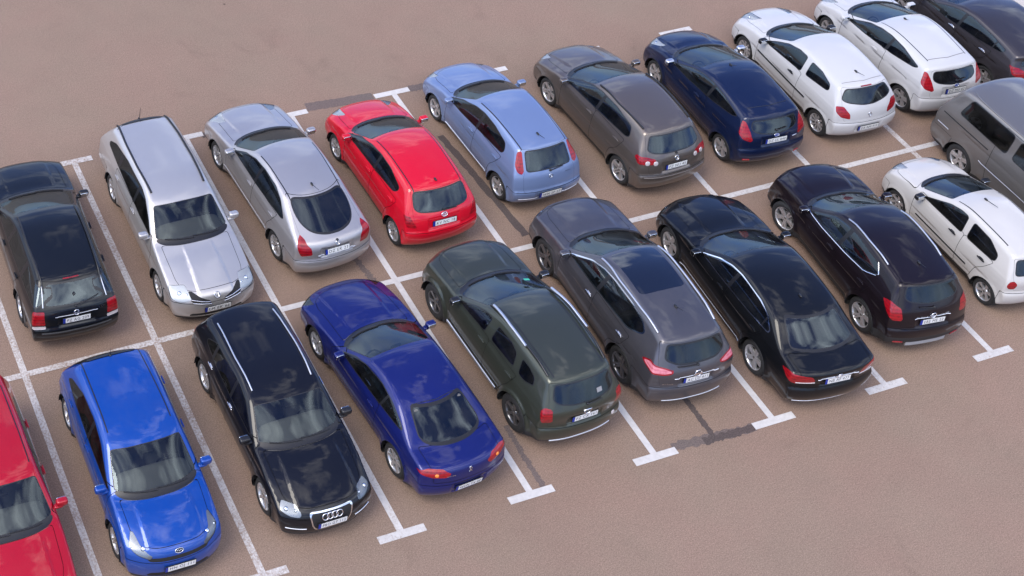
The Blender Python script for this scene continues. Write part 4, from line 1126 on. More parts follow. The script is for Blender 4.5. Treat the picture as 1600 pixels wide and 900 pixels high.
CARS['clio'] = (dict(wb=2.575, fo=.80, ro=.615, W=1.707, H=1.485, rt=.30, ra=.34, rimR=.205, zh=.80, xc=1.03, zc=1.0, xrf=.20, zrf=1.38, xrm=-.38, hb=.05, cf=.44,
    rear=[(.55, 1.435), (.14, 1.375), (.19, 1.315), (.11, 1.0), (.06, .88), (.07, .74), (0, .66), (0, .45), (.05, .3), (.2, .22)],
    belt=((-2, 1.02), (2, .89)), ch=.28, cha=.008, dlo=[[(.80, .955), (.18, 1.29), (-.16, 1.355), (-.30, 1.355), (-.42, .995)], [(-.54, 1.0), (-.41, 1.355), (-.85, 1.33), (-1.20, 1.16), (-1.24, 1.05), (-1.15, 1.025)]], pillars=[], dlor=.05,
    rw=[(.0, 1.01), (.55, 1.075), (.62, 1.14), (.55, 1.32)], gate=[(.60, .70), (.64, 1.0), (.58, 1.37)], doors=door2(.88, .84, -.48, .30, .99, 1.395, .10),
    handles=[(-.22, .87)], handle_mat='trim', mirror=(.74, .98), mirror_mat='trim', cuts=[('taillight', 'ur', [(.58, .82), (.56, .93), (.70, 1.02), (.90, .99), (1.04, .88), (.84, .79)], 'tail_red', {}), ('reverse_lamp', 'ur', [(.60, .82), (.60, .86), (.76, .85), (.80, .80)], 'tail_pink', dict(r=.01)),
          ('headlight', 'uf', [(.50, .68), (.52, .80), (.98, .94), (1.06, .88), (.82, .68)], 'lamp', {})],
    bumpz=(.60, .68), plate_r=(.53, .0), badge_r=('diamond', .84, .9), brake3=('r', 1.35, .26), ant=(-1.12, .26, 70), plate_txt='DA NM 910', wiper_r=None,
    tubes=[('side_moulding', 'side', [(.86, .62), (-.80, .62)], .022, 'trim', dict(flat=.6)), ('roof_seam', 'top', [(-1.32, -.5), (-1.38, 0), (-1.32, .5)], .005, 'steel', dict(both=False))], rim=dict(n=10, sw=.036, cap=True)),
    lambda: car_paint('white paint', (.485, .48, .485), 0, .3, dust=.04), '')

CARS['focus'] = (dict(wb=2.64, fo=.90, ro=.82, W=1.80, H=1.475, rt=.32, ra=.36, rimR=.22, zh=.80, xc=1.05, zc=1.02, xrf=.12, zrf=1.37, xrm=-.5,
    rear=[(.7, 1.425), (.20, 1.345), (.26, 1.28), (.14, 1.06), (.06, .95), (.07, .76), (0, .68), (0, .45), (.05, .3), (.2, .22)],
    belt=((-2, 1.09), (-.8, 1.04), (2, .90)), ch=.16, cha=.014, dlo=[[(.92, .975), (.10, 1.285), (-.4, 1.35), (-1.0, 1.32), (-1.50, 1.19), (-1.62, 1.12), (-1.35, 1.085), (-.1, 1.01)]], pillars=[(-.2, -.28, .08, 'trim'), (-1.18, -1.25, .04, 'trim')],
    rw=[(.66, 1.09), (.56, 1.29)], gate=[(.64, .72), (.68, 1.0), (.60, 1.34)], doors=doors4(2.64, .36, .90, .94, -.23, -1.26, .31, 1.02, 1.375, .08),
    handles=[(-.1, .90), (-1.05, .94)], handle_mat='chrome', mirror=(.84, 1.02), mirror_mat='trim', cuts=[('taillight', 'ur', [(.60, .86), (.66, .98), (.90, 1.06), (1.22, 1.10), (1.05, .92), (.80, .84)], 'tail_red', {}), ('reverse_lamp', 'ur', [(.62, .86), (.66, .92), (.86, .90), (.80, .85)], 'tail_clear', dict(r=.01)),
          ('headlight', 'uf', [(.52, .68), (.52, .80), (1.22, .95), (1.24, .88), (.90, .70)], 'lamp', {})],
    bumpz=(.60, .68), plate_r=(.86, .1), rim=dict(n=5, sw=.05, tw=.03), plate_txt='DZ 415'),
    lambda: car_paint('bronze grey paint', (.052, .046, .052), .5, .34, dust=.015, ior=1.4), '')

CARS['van'] = (dict(cat='van', wb=3.0, fo=.90, ro=.99, W=1.90, H=1.93, rt=.335, ra=.38, rimR=.22, zh=.98, xc=1.62, zc=1.22, xrf=.98, zrf=1.78, xrm=.2, hb=.04, cf=.28, cr=.12,
    rear=[(1.2, 1.925), (.14, 1.895), (.09, 1.82), (.03, 1.15), (.02, .95), (.04, .76), (0, .68), (0, .48), (.04, .34), (.16, .26)],
    belt=((-2.6, 1.15), (2.4, 1.10)), ch=.22, cha=.012, k1=.16, k2=.06, gr=.02, rr=.10, zbot=.24, lowz=.32, ar=.02, af=.05,
    sec=[(.15, .09), (.24, .05), (.34, .022), (.48, .008), (.62, 0), (.75, .004), (.87, .012), (.95, .020), (1.0, .030), (1.02, .032)],
    dlo=[[(1.40, 1.20), (.98, 1.62), (.72, 1.70), (.52, 1.70), (.50, 1.19)], [(.36, 1.19), (.36, 1.70), (-.78, 1.70), (-.78, 1.19)], [(-.94, 1.19), (-.94, 1.70), (-2.05, 1.68), (-2.22, 1.25), (-2.18, 1.19)]], pillars=[], dlor=.09, glass='glass_dark',
    rw=[(.70, 1.18), (.62, 1.74)], gate=[(.76, .70), (.80, 1.2), (.70, 1.86)], doors=[[(1.02, .36), (.44, .36), (.44, 1.78), (1.0, 1.76), (1.50, 1.2), (1.40, .85)], [(.43, .36), (-.80, .36), (-.86, .75), (-.86, 1.78), (.43, 1.78)]],
    handles=[(.58, 1.02), (.26, 1.02)], mirror=(1.30, 1.24), mirror_mat='trim', cuts=[('taillight', 'ur', [(.84, .86), (.84, 1.42), (1.02, 1.40), (1.04, .86)], 'tail_red', {}), ('headlight', 'uf', [(.52, .74), (.50, .92), (1.05, 1.05), (1.10, .82)], 'lamp', {})],
    bumpz=(.66, .70), plate_r=(.90, .05), badge_r=('ring', 1.02, 1.1), seatz=.8, seatx=(.75, -.5), tubes=[('side_moulding', 'side', [(-1.05, .72), (-1.0, .70), (1.0, .70)], .014, 'alu', dict(flat=.6)), ('side_moulding', 'side', [(-2.25, .80), (-1.94, .80)], .014, 'alu', dict(flat=.6)), ('door_rail', 'side', [(-.95, 1.10), (-2.2, 1.10)], .014, 'black', dict(flat=.6))],
    rim=dict(n=5, sw=.05, tw=.03), plate_txt='TF 512'),
    lambda: car_paint('metallic grey paint', (.19, .178, .17), .55, .36, dust=.03), '')

CARS['redhatch'] = (dict(wb=2.58, fo=.86, ro=.80, W=1.74, H=1.47, rt=.31, ra=.35, rimR=.205, zh=.76, xc=.98, zc=.99, xrf=.12, zrf=1.375, xrm=-.45,
    rear=[(.55, 1.43), (.18, 1.38), (.16, 1.32), (.08, 1.0), (.05, .9), (.06, .74), (0, .66), (0, .45), (.05, .3), (.2, .22)],
    belt=((-2.2, 1.0), (2.2, .91)), ch=.24, cha=.010, dlo=[[(.72, .965), (.12, 1.28), (-.35, 1.355), (-1.0, 1.335), (-1.42, 1.20), (-1.5, 1.06), (-1.35, 1.01), (-.1, .98)]], pillars=[(-.2, -.26, .08, 'trim')],
    rw=[(.64, 1.02), (.55, 1.33)], gate=[(.60, .70), (.66, 1.0), (.58, 1.375)], doors=doors4(2.58, .35, .84, .76, -.23, -1.18, .31, .99, 1.39, .06),
    handles=[(-.1, .88), (-1.02, .91)], mirror=(.68, 1.0), mirror_mat='paint', cuts=[('taillight', 'ur', [(.64, .72), (.66, .98), (.95, 1.0), (1.0, .75)], 'tail_red', {}), ('headlight', 'uf', [(.46, .60), (.46, .72), (1.02, .84), (1.08, .76), (.84, .60)], 'lamp', {})],
    bumpz=(.60, .66), tubes=[('side_moulding', 'side', [(.80, .60), (-.85, .60)], .016, 'trim', dict(flat=.6))], ditch=(.04, -1.55, .565, .53), rim=dict(n=6, sw=.05)),
    lambda: car_paint('crimson paint', (.36, .004, .014), .1, .34, dust=.03), '')

CARS['kia'] = (dict(wb=2.57, fo=.83, ro=.645, W=1.72, H=1.455, rt=.31, ra=.35, rimR=.215, zh=.80, xc=1.08, zc=1.0, xrf=.16, zrf=1.36, xrm=-.42, hb=.045, cf=.44,
    rear=[(.60, 1.41), (.22, 1.36), (.22, 1.30), (.10, 1.03), (.06, .92), (.06, .75), (0, .67), (0, .45), (.05, .3), (.2, .22)],
    belt=((-2, 1.05), (0, .99), (2, .88)), ch=.18, cha=.012, dlo=[[(.88, .955), (.14, 1.265), (-.3, 1.335), (-.85, 1.315), (-1.32, 1.18), (-1.42, 1.09), (-1.2, 1.055), (-.1, .99)]], pillars=[(-.2, -.27, .08, 'trim')],
    rw=[(.62, 1.05), (.53, 1.30)], gate=[(.60, .72), (.64, 1.0), (.56, 1.35)], doors=doors4(2.57, .35, .88, .90, -.23, -1.20, .31, 1.0, 1.365, .1),
    handles=[(-.1, .89), (-1.02, .92)], handle_mat='paint', mirror=(.82, 1.0), mirror_mat='paint', cuts=[('taillight', 'ur', [(.64, .85), (.66, 1.04), (.92, 1.10), (1.08, 1.0), (.95, .86)], 'tail_red', {}),
          ('headlight', 'uf', [(.54, .645), (.60, .71), (.74, .80), (1.22, .965), (1.36, .99), (1.22, .87), (.98, .74), (.74, .635)], 'lamp', dict(bulbs=((-.06, .05), (.10, .065)), rim=.014, r=.05)),
          ('grille', 'front', [(-.5, .615), (-.5, .685), (.44, .685), (.52, .66), (.48, .625)], 'black', dict(split=False, r=.02)), ('intake', 'front', [(-.5, .30), (-.5, .40), (.48, .40), (.56, .31)], 'black', dict(split=False))],
    bumpz=(.60, .68), hoodf=.16, plate_f=(.48, .0), badge_f=('oval', .745, 1.0), ant=(-1.45, .22, -10), plate_txt='HN OJ 111', ditch=(.06, -1.55, .555, .52),
    rim=dict(n=5, sw=.05, tw=.028)),
    lambda: car_paint('bright blue paint', (.004, .055, .30), .3, .33, dust=.07), '')

CARS['a3'] = (dict(wb=2.578, fo=.88, ro=.83, W=1.765, H=1.42, rt=.32, ra=.36, rimR=.225, zh=.78, xc=.93, zc=.98, xrf=.02, zrf=1.335, xrm=-.5, hb=.05, cf=.38,
    rear=[(.75, 1.375), (.26, 1.31), (.27, 1.25), (.10, .99), (.06, .9), (.06, .74), (0, .66), (0, .45), (.05, .3), (.2, .22)],
    belt=((-2.2, 1.01), (2.2, .89)), ch=.14, cha=.012, dlo=[[(.72, .955), (.0, 1.24), (-.45, 1.30), (-1.2, 1.275), (-1.60, 1.19), (-1.74, 1.065), (-1.6, 1.015), (-.5, .98)]], pillars=[(-.26, -.32, .07, 'trim'), (-1.08, -1.13, .07, 'trim')],
    rw=[(.64, 1.0), (.54, 1.26)], gate=[(.62, .72), (.66, .98), (.56, 1.305)], doors=doors4(2.578, .36, .82, .76, -.29, -1.18, .31, .98, 1.325, -.04),
    handles=[(-.16, .88), (-1.04, .90)], handle_mat='chrome', mirror=(.66, .98), mirror_mat='trim', cuts=[('taillight', 'ur', [(.64, .80), (.66, .96), (1.0, 1.02), (1.1, .86), (.9, .80)], 'tail_red', {}),
          ('headlight', 'uf', [(.50, .625), (.54, .72), (.80, .78), (1.08, .85), (1.10, .76), (.84, .635)], 'lamp', dict(bulbs=((-.06, .06), (.08, .05)))),
          ('grille', 'front', [(-.5, .36), (-.5, .765), (.42, .765), (.45, .70), (.36, .42), (.30, .36)], 'black', dict(split=False, rim=.022, rimmat='chrome', rimname='grille_frame', r=.03)), ('intake', 'front', [(.50, .34), (.50, .48), (.72, .46), (.76, .36)], 'black', {})],
    bumpz=(.60, .66), hoodf=.15, hoodw=.70, plate_f=(.485, .0), badge_f=('rings4', .665, 1.35), plate_txt='PRO GT 113',
    tubes=[('roof_rail', 'top', [(.0, .555), (-.7, .575), (-1.55, .54)], .015, 'alu', dict(lift=.026, feet=True)), ('fog_strip', 'front', [(.44, .40), (.76, .40)], .012, 'chrome')], rim=dict(n=5, sw=.06)),
    lambda: car_paint('black pearl paint', (.006, .0065, .010), .1, .28, dust=.008, ior=1.36), '')

def _deck(dx0, dx1, w, z0):
    def mk(B, A):
        def d(k):
            x, y, z = A(k); P = rnd([(B.xr-.5, -.9), (B.xr-.5, w-.10), (B.xr+dx0+.1, w-.04), (B.xr+dx1, w-.02), (B.xr+dx1, -.9)], .06)
            return np.maximum(sdf2(P, B.warp(x, y), y), z0-z)
        return d
    return mk
CARS['coupe'] = (dict(wb=2.70, fo=.95, ro=.965, W=1.80, H=1.355, rt=.315, ra=.355, rimR=.215, zh=.70, xc=.84, zc=.94, xrf=-.10, zrf=1.295, xrm=-.55, hb=.05, cf=.42, cr=.32,
    rear=[(1.36, 1.30), (1.02, 1.17), (.66, .985), (.40, .965), (.16, .935), (.06, .88), (.03, .74), (.025, .64), (0, .56), (0, .42), (.06, .28), (.2, .2)],
    belt=((-2.3, .955), (2.2, .84)), ch=.16, cha=.008, k1=.44, k2=.2, dlo=[[(.56, .915), (-.12, 1.185), (-.55, 1.235), (-1.0, 1.185), (-1.42, 1.03), (-1.48, .975), (-1.3, .955), (-.5, .935)]], pillars=[(-.66, -.80, .05, 'trim')],
    rw=[(.60, 1.0), (.62, 1.06), (.50, 1.265)], deckfn=_deck(0, .68, .70, .66), doors=door2(.82, .62, -.68, .28, .93, 1.24, -.14),
    handles=[(-.50, .82)], mirror=(.52, .95), mirror_mat='paint', cuts=[('taillight', 'ur', [(.36, .79), (.40, .84), (.70, .875), (1.16, .90), (1.06, .83), (.74, .745), (.50, .75)], 'tail_red', {}), ('headlight', 'uf', [(.50, .56), (.50, .66), (1.22, .82), (1.26, .74), (.86, .56)], 'lamp', {})],
    bumpz=(.54, .60), plate_r=(.48, -.1), badge_r=('lion', .83, .9), lowz=.24, plate_txt='WUN TX 88', wiper_r=None, zbot=.18,
    tubes=[('roof_seam', 'top', [(-1.06, -.42), (-1.12, 0), (-1.06, .42)], .006, 'trim', dict(both=False))], extra=many(script(.36, .79, 'COUPE', .16, .03), lambda B, root, mat, gate: [part('indicator', blob(hit_rear(B, .60*s, .815)[0], (.075, .065, .03), .9, frame_from(hit_rear(B, .60*s, .815)[1]), 12, 6), M['amber'], root) for s in (1, -1)]), rim=dict(n=6, sw=.06), seat_mat='seat_grey'),
    lambda: car_paint('royal blue paint', (.009, .015, .12), .35, .33, dust=.015, ior=1.4), '')

CARS['duster'] = (dict(wb=2.673, fo=.82, ro=.82, W=1.82, H=1.625, rt=.35, ra=.40, rimR=.215, zh=.93, xc=.98, zc=1.08, xrf=.15, zrf=1.49, xrm=-.5, fl=.03, af=.08, ar=.07,
    rear=[(.5, 1.575), (.13, 1.525), (.14, 1.46), (.06, 1.1), (.03, .95), (.05, .75), (0, .67), (0, .5), (.06, .36), (.2, .28)],
    belt=((-2.2, 1.07), (2.2, .98)), zbot=.28, lowz=.40, dlo=[[(.72, 1.04), (.10, 1.385), (-.12, 1.43), (-.24, 1.43), (-.24, 1.055)], [(-.36, 1.06), (-.36, 1.435), (-.86, 1.42), (-1.0, 1.24), (-.98, 1.08)], [(-1.16, 1.13), (-1.08, 1.38), (-1.38, 1.37), (-1.64, 1.24), (-1.62, 1.16), (-1.5, 1.13)]], pillars=[], pz=(1., 1.6), dlor=.05,
    rw=[(.68, 1.12), (.58, 1.46)], rglass='glass_dark', gate=[(.70, .72), (.72, 1.05), (.62, 1.515)], doors=doors4(2.673, .40, .84, .76, -.30, -1.16, .42, 1.06, 1.47, .06),
    handles=[(-.14, .95), (-1.0, .98)], mirror=(.70, 1.08), mirror_mat='trim', cuts=[('taillight', 'ur', [(.72, .74), (.72, 1.01), (.98, 1.03), (.98, .76)], 'tail_red', dict(r=.05)), ('reverse_lamp', 'ur', [(.76, .81), (.76, .90), (.90, .91), (.90, .82)], 'tail_pink', dict(r=.02)), ('headlight', 'uf', [(.52, .74), (.52, .88), (1.05, .93), (1.08, .80)], 'lamp', {})],
    bumpz=(.62, .68), plate_r=(.82, .05), badge_r=('shield', .98, 1.2), ant=None, plate_txt='PZ CX 161', wiper_r=(1.11, -.3, 1.12),
    tubes=[('roof_rail', 'top', [(.12, .60), (-.7, .62), (-1.62, .58)], .022, 'trim', dict(lift=.05, feet=True)), ('rail_cover', 'top', [(-.02, .608), (-.5, .616), (-.98, .612)], .030, 'alu', dict(lift=.055)), ('side_step', 'side', [(.84, .40), (-.80, .40)], .035, 'alu', dict(lift=.03, flat=.7)), ('skid_strip', 'rear', [(-.62, .37), (.62, .37)], .018, 'alu', dict(both=False))],
    extra=many(sticker('front', (-.38, 1.40), (.10, .07), 'green'), lambda B, root, mat, gate: part('rear_fog_lamp', blob(hit_rear(B, -.64, .62)[0], (.09, .09, .03), .8, frame_from(hit_rear(B, -.64, .62)[1]), 12, 6), M['tail_clear'], root), sticker('rear', (-.28, 1.25), (.11, .08), 'frost')),
    rim=dict(n=5, sw=.06, cap=True), rim_mat='alloy_dark', seatz=.6),
    lambda: car_paint('dark olive paint', (.052, .058, .045), .5, .34, dust=.015, ior=1.4), '')

CARS['merc'] = (dict(wb=2.874, fo=.84, ro=1.165, W=1.854, H=1.465, rt=.335, ra=.375, rimR=.235, zh=.76, xc=.92, zc=.97, xrf=.02, zrf=1.365, xrm=-.5, hb=.05, cf=.38, cr=.26,
    rear=[(1.50, 1.395), (1.15, 1.24), (.78, 1.03), (.45, 1.02), (.14, 1.0), (.06, .93), (.06, .75), (.05, .68), (0, .62), (0, .45), (.06, .3), (.2, .22)],
    belt=((-2.4, 1.0), (2.3, .89)), ch=.14, cha=.012, k1=.38, dlo=[[(.66, .955), (.0, 1.255), (-.5, 1.335), (-1.0, 1.30), (-1.48, 1.12), (-1.62, 1.03), (-1.5, .995), (-.5, .97)]], pillars=[(-.30, -.36, .08, 'trim'), (-1.32, -1.32, .04, 'trim')], seal='chrome', sealw=.018,
    rw=[(.66, 1.06), (.56, 1.36)], deckfn=_deck(0, .80, .76, .74), doors=doors4(2.874, .375, .86, .72, -.33, -1.42, .30, .975, 1.355, -.02),
    handles=[(-.18, .87), (-1.22, .89)], mirror=(.60, .98), mirror_mat='paint', cuts=[('taillight', 'ur', [(.42, .79), (.46, .865), (.72, .90), (1.30, .93), (1.26, .82), (.80, .745)], 'tail_red', {}), ('headlight', 'uf', [(.52, .60), (.52, .74), (1.22, .84), (1.26, .74), (.86, .60)], 'lamp', {})],
    bumpz=(.60, .69), plate_r=(.80, .12), badge_r=('star', .915, 1.0), lowz=.27, plate_txt='NB AF 477', ant=(-1.15, .06, 60), wiper_r=None,
    tubes=[('trim_strip', 'rear', [(-.42, .865), (.42, .865)], .012, 'chrome', dict(both=False)), ('bumper_strip', 'rear', [(-.72, .29), (.72, .29)], .012, 'chrome', dict(both=False)), ('lamp_strip', 'rear', [(.46, .80), (.78, .775)], .010, 'tail_clear'), ('sill_strip', 'side', [(1.0, .28), (-1.0, .28)], .010, 'alu')],
    rim=dict(n=5, sw=.05, tw=.03), seatx=(-.1, -1.0)),
    lambda: car_paint('black paint', (.005, .0055, .007), 0, .28, dust=.008, ior=1.36), '')

CARS['mokka'] = (dict(wb=2.555, fo=.88, ro=.84, W=1.777, H=1.645, rt=.345, ra=.39, rimR=.24, zh=.95, xc=1.02, zc=1.08, xrf=.2, zrf=1.51, xrm=-.42, hb=.045, fl=.022,
    rear=[(.6, 1.595), (.13, 1.52), (.19, 1.45), (.09, 1.10), (.05, .97), (.07, .78), (0, .70), (0, .48), (.05, .34), (.18, .27)],
    belt=((-2.2, 1.12), (-.8, 1.07), (2.2, .93)), ch=.22, cha=.016, zbot=.26, lowz=((-3, .52), (-1.9, .52), (-1.5, .40), (3, .38)), dlo=[[(.82, 1.03), (.14, 1.40), (-.35, 1.48), (-.90, 1.455), (-1.24, 1.36), (-1.26, 1.20), (-1.1, 1.13), (-.1, 1.05)]], pillars=[(-.18, -.25, .09, 'trim')], pz=(1., 1.6),
    rw=[(.64, 1.12), (.56, 1.45)], rglass='glass_dark', gate=[(.66, .76), (.70, 1.08), (.60, 1.51)], doors=doors4(2.555, .39, .84, .86, -.22, -1.24, .42, 1.06, 1.50, .12),
    handles=[(-.08, .94), (-1.02, .98)], mirror=(.80, 1.07), mirror_mat='paint', cuts=[('taillight', 'ur', [(.62, .80), (.60, .92), (.74, 1.06), (1.0, 1.15), (1.06, 1.02), (.86, .82)], 'tail_red', {}), ('headlight', 'uf', [(.52, .76), (.52, .88), (1.12, 1.0), (1.18, .90), (.86, .76)], 'lamp', {})],
    bumpz=(.62, .72), plate_r=(.85, .08), badge_r=('bolt', .965, 1.0), plate_txt='EBE ME 22', steer=12, ant=(-1.3, .2, 70), wiper_r=(1.12, .3, 1.14),
    tubes=[('window_strip', 'side', [(.84, 1.015), (-.1, 1.035), (-1.12, 1.115), (-1.28, 1.20), (-1.26, 1.36)], .014, 'chrome'), ('roof_rail', 'top', [(.0, .575), (-.6, .59), (-1.20, .57)], .018, 'alu', dict(lift=.03, feet=True)), ('trim_strip', 'rear', [(-.38, .92), (.38, .92)], .012, 'chrome', dict(both=False))],
    extra=skid, rim=dict(n=5, sw=.042, tw=.032), seatz=.6),
    lambda: car_paint('dark plum paint', (.012, .008, .011), .3, .3, dust=.008, ior=1.36), '')

CARS['matiz'] = (dict(wb=2.345, fo=.62, ro=.53, W=1.495, H=1.48, rt=.275, ra=.31, rimR=.185, zh=.82, xc=.98, zc=1.0, xrf=.22, zrf=1.37, xrm=-.3, hb=.05, cf=.46, cr=.28, k1=.30,
    rear=[(.40, 1.425), (.10, 1.375), (.11, 1.30), (.05, 1.0), (.03, .88), (.05, .72), (0, .64), (0, .45), (.05, .3), (.2, .23)],
    belt=((-2, 1.01), (2, .90)), ch=.32, cha=.008, dlo=[[(.76, .965), (.20, 1.29), (-.10, 1.355), (-.22, 1.355), (-.26, .985)], [(-.38, .99), (-.35, 1.355), (-.80, 1.335), (-1.06, 1.20), (-1.06, 1.06), (-.98, 1.02)]], pillars=[], dlor=.06,
    rw=[(.54, 1.02), (.48, 1.32)], gate=[(.54, .70), (.57, 1.0), (.50, 1.37)], doors=doors4(2.345, .31, .84, .82, -.31, -1.10, .30, .99, 1.385, .14),
    handles=[(-.18, .86), (-.94, .88)], handle_mat='trim', mirror=(.72, .98), mirror_mat='trim', cuts=[('taillight', 'ur', [(.62, .74), (.58, .84), (.68, .92), (.80, .90), (.84, .80), (.76, .73)], 'tail_red', {}), ('headlight', 'uf', [(.42, .70), (.44, .84), (.86, .95), (.92, .86), (.72, .70)], 'lamp', {})],
    bumpz=(.58, .64), plate_r=(.80, .1), badge_r=('bowtie', .92, .8), ant=(-.05, .30, 75), plate_txt='PAN 70', ditch=(.12, -1.15, .47, .45),
    tubes=[('side_moulding', 'side', [(.70, .50), (-.70, .50)], .018, 'trim', dict(flat=.6))], rim=dict(n=6, sw=.05, cap=True), seatx=(.05, -.6)),
    lambda: car_paint('off white paint', (.50, .48, .46), 0, .32, dust=.03), '')

def tune(k, **kw): CARS[k][0].update(kw)
tune('golfw', rear=hatch((1.1, 1.445), (.62, 1.405), (.52, 1.35), (.14, 1.03), .66), cf=.24, cr=.16, xrf=.06)
tune('primw', xrf=.28, xrm=-.3); tune('primh', xrf=.25, xrm=-.35, rear=[(1.6, 1.45), (1.14, 1.40), (1.0, 1.35), (.24, 1.06), (.12, 1.02), (.05, .90), (.05, .74), (.045, .67), (0, .62), (0, .46), (.05, .3), (.2, .22)])
tune('yaris', rear=hatch((.95, 1.465), (.55, 1.42), (.47, 1.36), (.15, 1.0), .68), xrf=.28)
tune('punto', rear=hatch((.95, 1.455), (.50, 1.405), (.45, 1.36), (.16, .98), .61, .21), xrf=.22)
tune('golfp', rear=hatch((.95, 1.55), (.48, 1.50), (.43, 1.44), (.16, 1.07), .68), xrf=.15)
tune('fiesta', rear=hatch((.85, 1.425), (.30, 1.36), (.30, 1.30), (.12, 1.02), .69), xrf=.15); tune('fiestaw', rear=CARS['fiesta'][0]['rear'], xrf=.15)
tune('clio', rear=hatch((.95, 1.45), (.46, 1.395), (.40, 1.34), (.14, 1.0), .67), xrf=.22)
tune('duster', rear=hatch((.85, 1.60), (.38, 1.55), (.32, 1.49), (.07, 1.10), .68, .28), xrf=.12)
tune('xtrail', rear=hatch((.95, 1.64), (.38, 1.565), (.34, 1.48), (.10, 1.10), .72, .25), xrf=.15)
tune('merc', rear=[(1.6, 1.445), (1.12, 1.385), (.86, 1.25), (.50, 1.065), (.30, 1.045), (.08, 1.02), (.04, .95), (.06, .75), (.05, .69), (0, .62), (0, .45), (.06, .3), (.2, .22)], xrf=.08, deckfn=_deck(0, .50, .76, .74))
tune('mokka', rear=hatch((.95, 1.60), (.40, 1.535), (.37, 1.47), (.16, 1.12), .71, .27), xrf=.25)
tune('coupe', xrf=.02); tune('kia', xrf=.34, xrm=-.25, rear=hatch((.95, 1.42), (.45, 1.37), (.38, 1.30), (.14, 1.03), .68)); tune('a3', xrf=.22, xrm=-.35)
tune('matiz', rear=hatch((.75, 1.45), (.34, 1.40), (.28, 1.33), (.10, 1.0), .65, .23), xrf=.30)
tune('redhatch', xrf=.25)

def lamp(k, pts, nm='taillight'):
    """give one set-in panel of a car a new outline"""
    c = CARS[k][0]
    if pts is None: c['cuts'] = [x for x in c['cuts'] if x[0] != nm]
    else: c['cuts'] = [(x[0], x[1], pts)+tuple(x[3:]) if x[0] == nm else x for x in c['cuts']]
lamp('golfw', [(.68, .74), (.76, 1.0), (1.06, .99), (1.0, .73)]); lamp('golfw', [(.66, .67), (.67, .725), (1.0, .715), (.98, .66)], 'reverse_lamp'); tune('golfw', rw=[(.57, 1.05), (.49, 1.33)])
lamp('primh', [(1.10, 1.07), (.89, 1.03), (.66, .92), (.61, .77), (.90, .74), (1.03, .93)])
tune('primh', rw=[(.17, 1.065), (.44, 1.09), (.55, 1.15), (.58, 1.25), (.53, 1.37)], dlo=[[(.74, .99), (.40, 1.20), (.05, 1.33), (-.35, 1.375), (-.80, 1.36), (-1.10, 1.28), (-1.42, 1.08), (-1.35, 1.04), (-.3, .995)]])
lamp('yaris', [(1.18, 1.0), (.94, .98), (.68, .75), (.97, .78)]); lamp('yaris', [(1.03, .93), (.86, .89), (.75, .76), (.90, .79)], 'reverse_lamp')
tune('yaris', rw=[(.15, 1.02), (.52, 1.04), (.61, 1.09), (.57, 1.31), (.50, 1.35)], dlo=[[(.98, .955), (.56, 1.18), (.15, 1.33), (-.2, 1.38), (-.62, 1.375), (-1.06, 1.27), (-1.08, 1.20), (-.98, 1.10), (-.22, 1.04), (.54, .99)]])
lamp('punto', [(1.04, 1.35), (.83, 1.02), (.86, .96), (.99, 1.0), (1.12, 1.10), (1.16, 1.31)]); lamp('punto', [(.98, 1.20), (1.05, 1.32), (1.12, 1.30), (1.07, 1.18)], 'reverse_lamp')
tune('punto', rw=[(.53, 1.0), (.48, 1.35)], dlo=[[(.90, .915), (.50, 1.14), (.10, 1.30), (-.2, 1.355), (-.60, 1.355), (-1.06, 1.28), (-1.15, 1.14), (-1.10, 1.06), (-.46, 1.01), (.38, .925)]])
lamp('golfp', [(1.20, 1.07), (.90, 1.06), (.66, 1.02), (.62, .91), (.88, .91), (1.13, .92), (1.26, 1.0)])
tune('golfp', rw=[(.30, 1.095), (.51, 1.11), (.64, 1.16), (.60, 1.26), (.53, 1.42)], dlo=[[(.96, 1.0), (.58, 1.20), (.18, 1.38), (-.1, 1.445), (-.64, 1.46), (-1.18, 1.385), (-1.28, 1.20), (-1.2, 1.15), (-.56, 1.11), (.26, 1.05)]])
for k in ('fiesta', 'fiestaw'):
    lamp(k, [(1.11, 1.25), (1.0, 1.24), (.80, 1.06), (.67, .90), (.70, .86), (.92, .91), (1.12, 1.02)]); lamp(k, [(.70, .87), (.74, .93), (.92, .97), (.90, .92)], 'reverse_lamp')
    tune(k, rw=[(.12, .99), (.44, 1.03), (.56, 1.09), (.55, 1.18), (.51, 1.27)], dlo=[[(.88, .935), (.28, 1.22), (-.05, 1.32), (-.36, 1.36), (-.78, 1.345), (-1.36, 1.24), (-1.26, 1.17), (-.62, 1.06), (.22, .97)]])
lamp('clio', [(1.07, 1.03), (.84, 1.03), (.60, .88), (.56, .76), (.83, .81), (1.01, .92)]); lamp('clio', [(.58, .79), (.62, .86), (.80, .86), (.80, .82)], 'reverse_lamp')
tune('clio', rw=[(.12, 1.03), (.51, 1.085), (.62, 1.13), (.60, 1.20), (.50, 1.33)], dlo=[[(.83, .925), (.50, 1.13), (.21, 1.28), (-.1, 1.36), (-.38, 1.37), (-.42, 1.03), (.5, .945)], [(-.53, 1.365), (-.87, 1.36), (-1.19, 1.28), (-1.26, 1.17), (-1.2, 1.13), (-.56, 1.05)]])
lamp('duster', [(.74, .84), (.80, 1.10), (1.0, 1.13), (1.08, 1.05), (1.0, .82)]); lamp('duster', [(.79, .90), (.82, .99), (.97, 1.0), (.95, .91)], 'reverse_lamp')
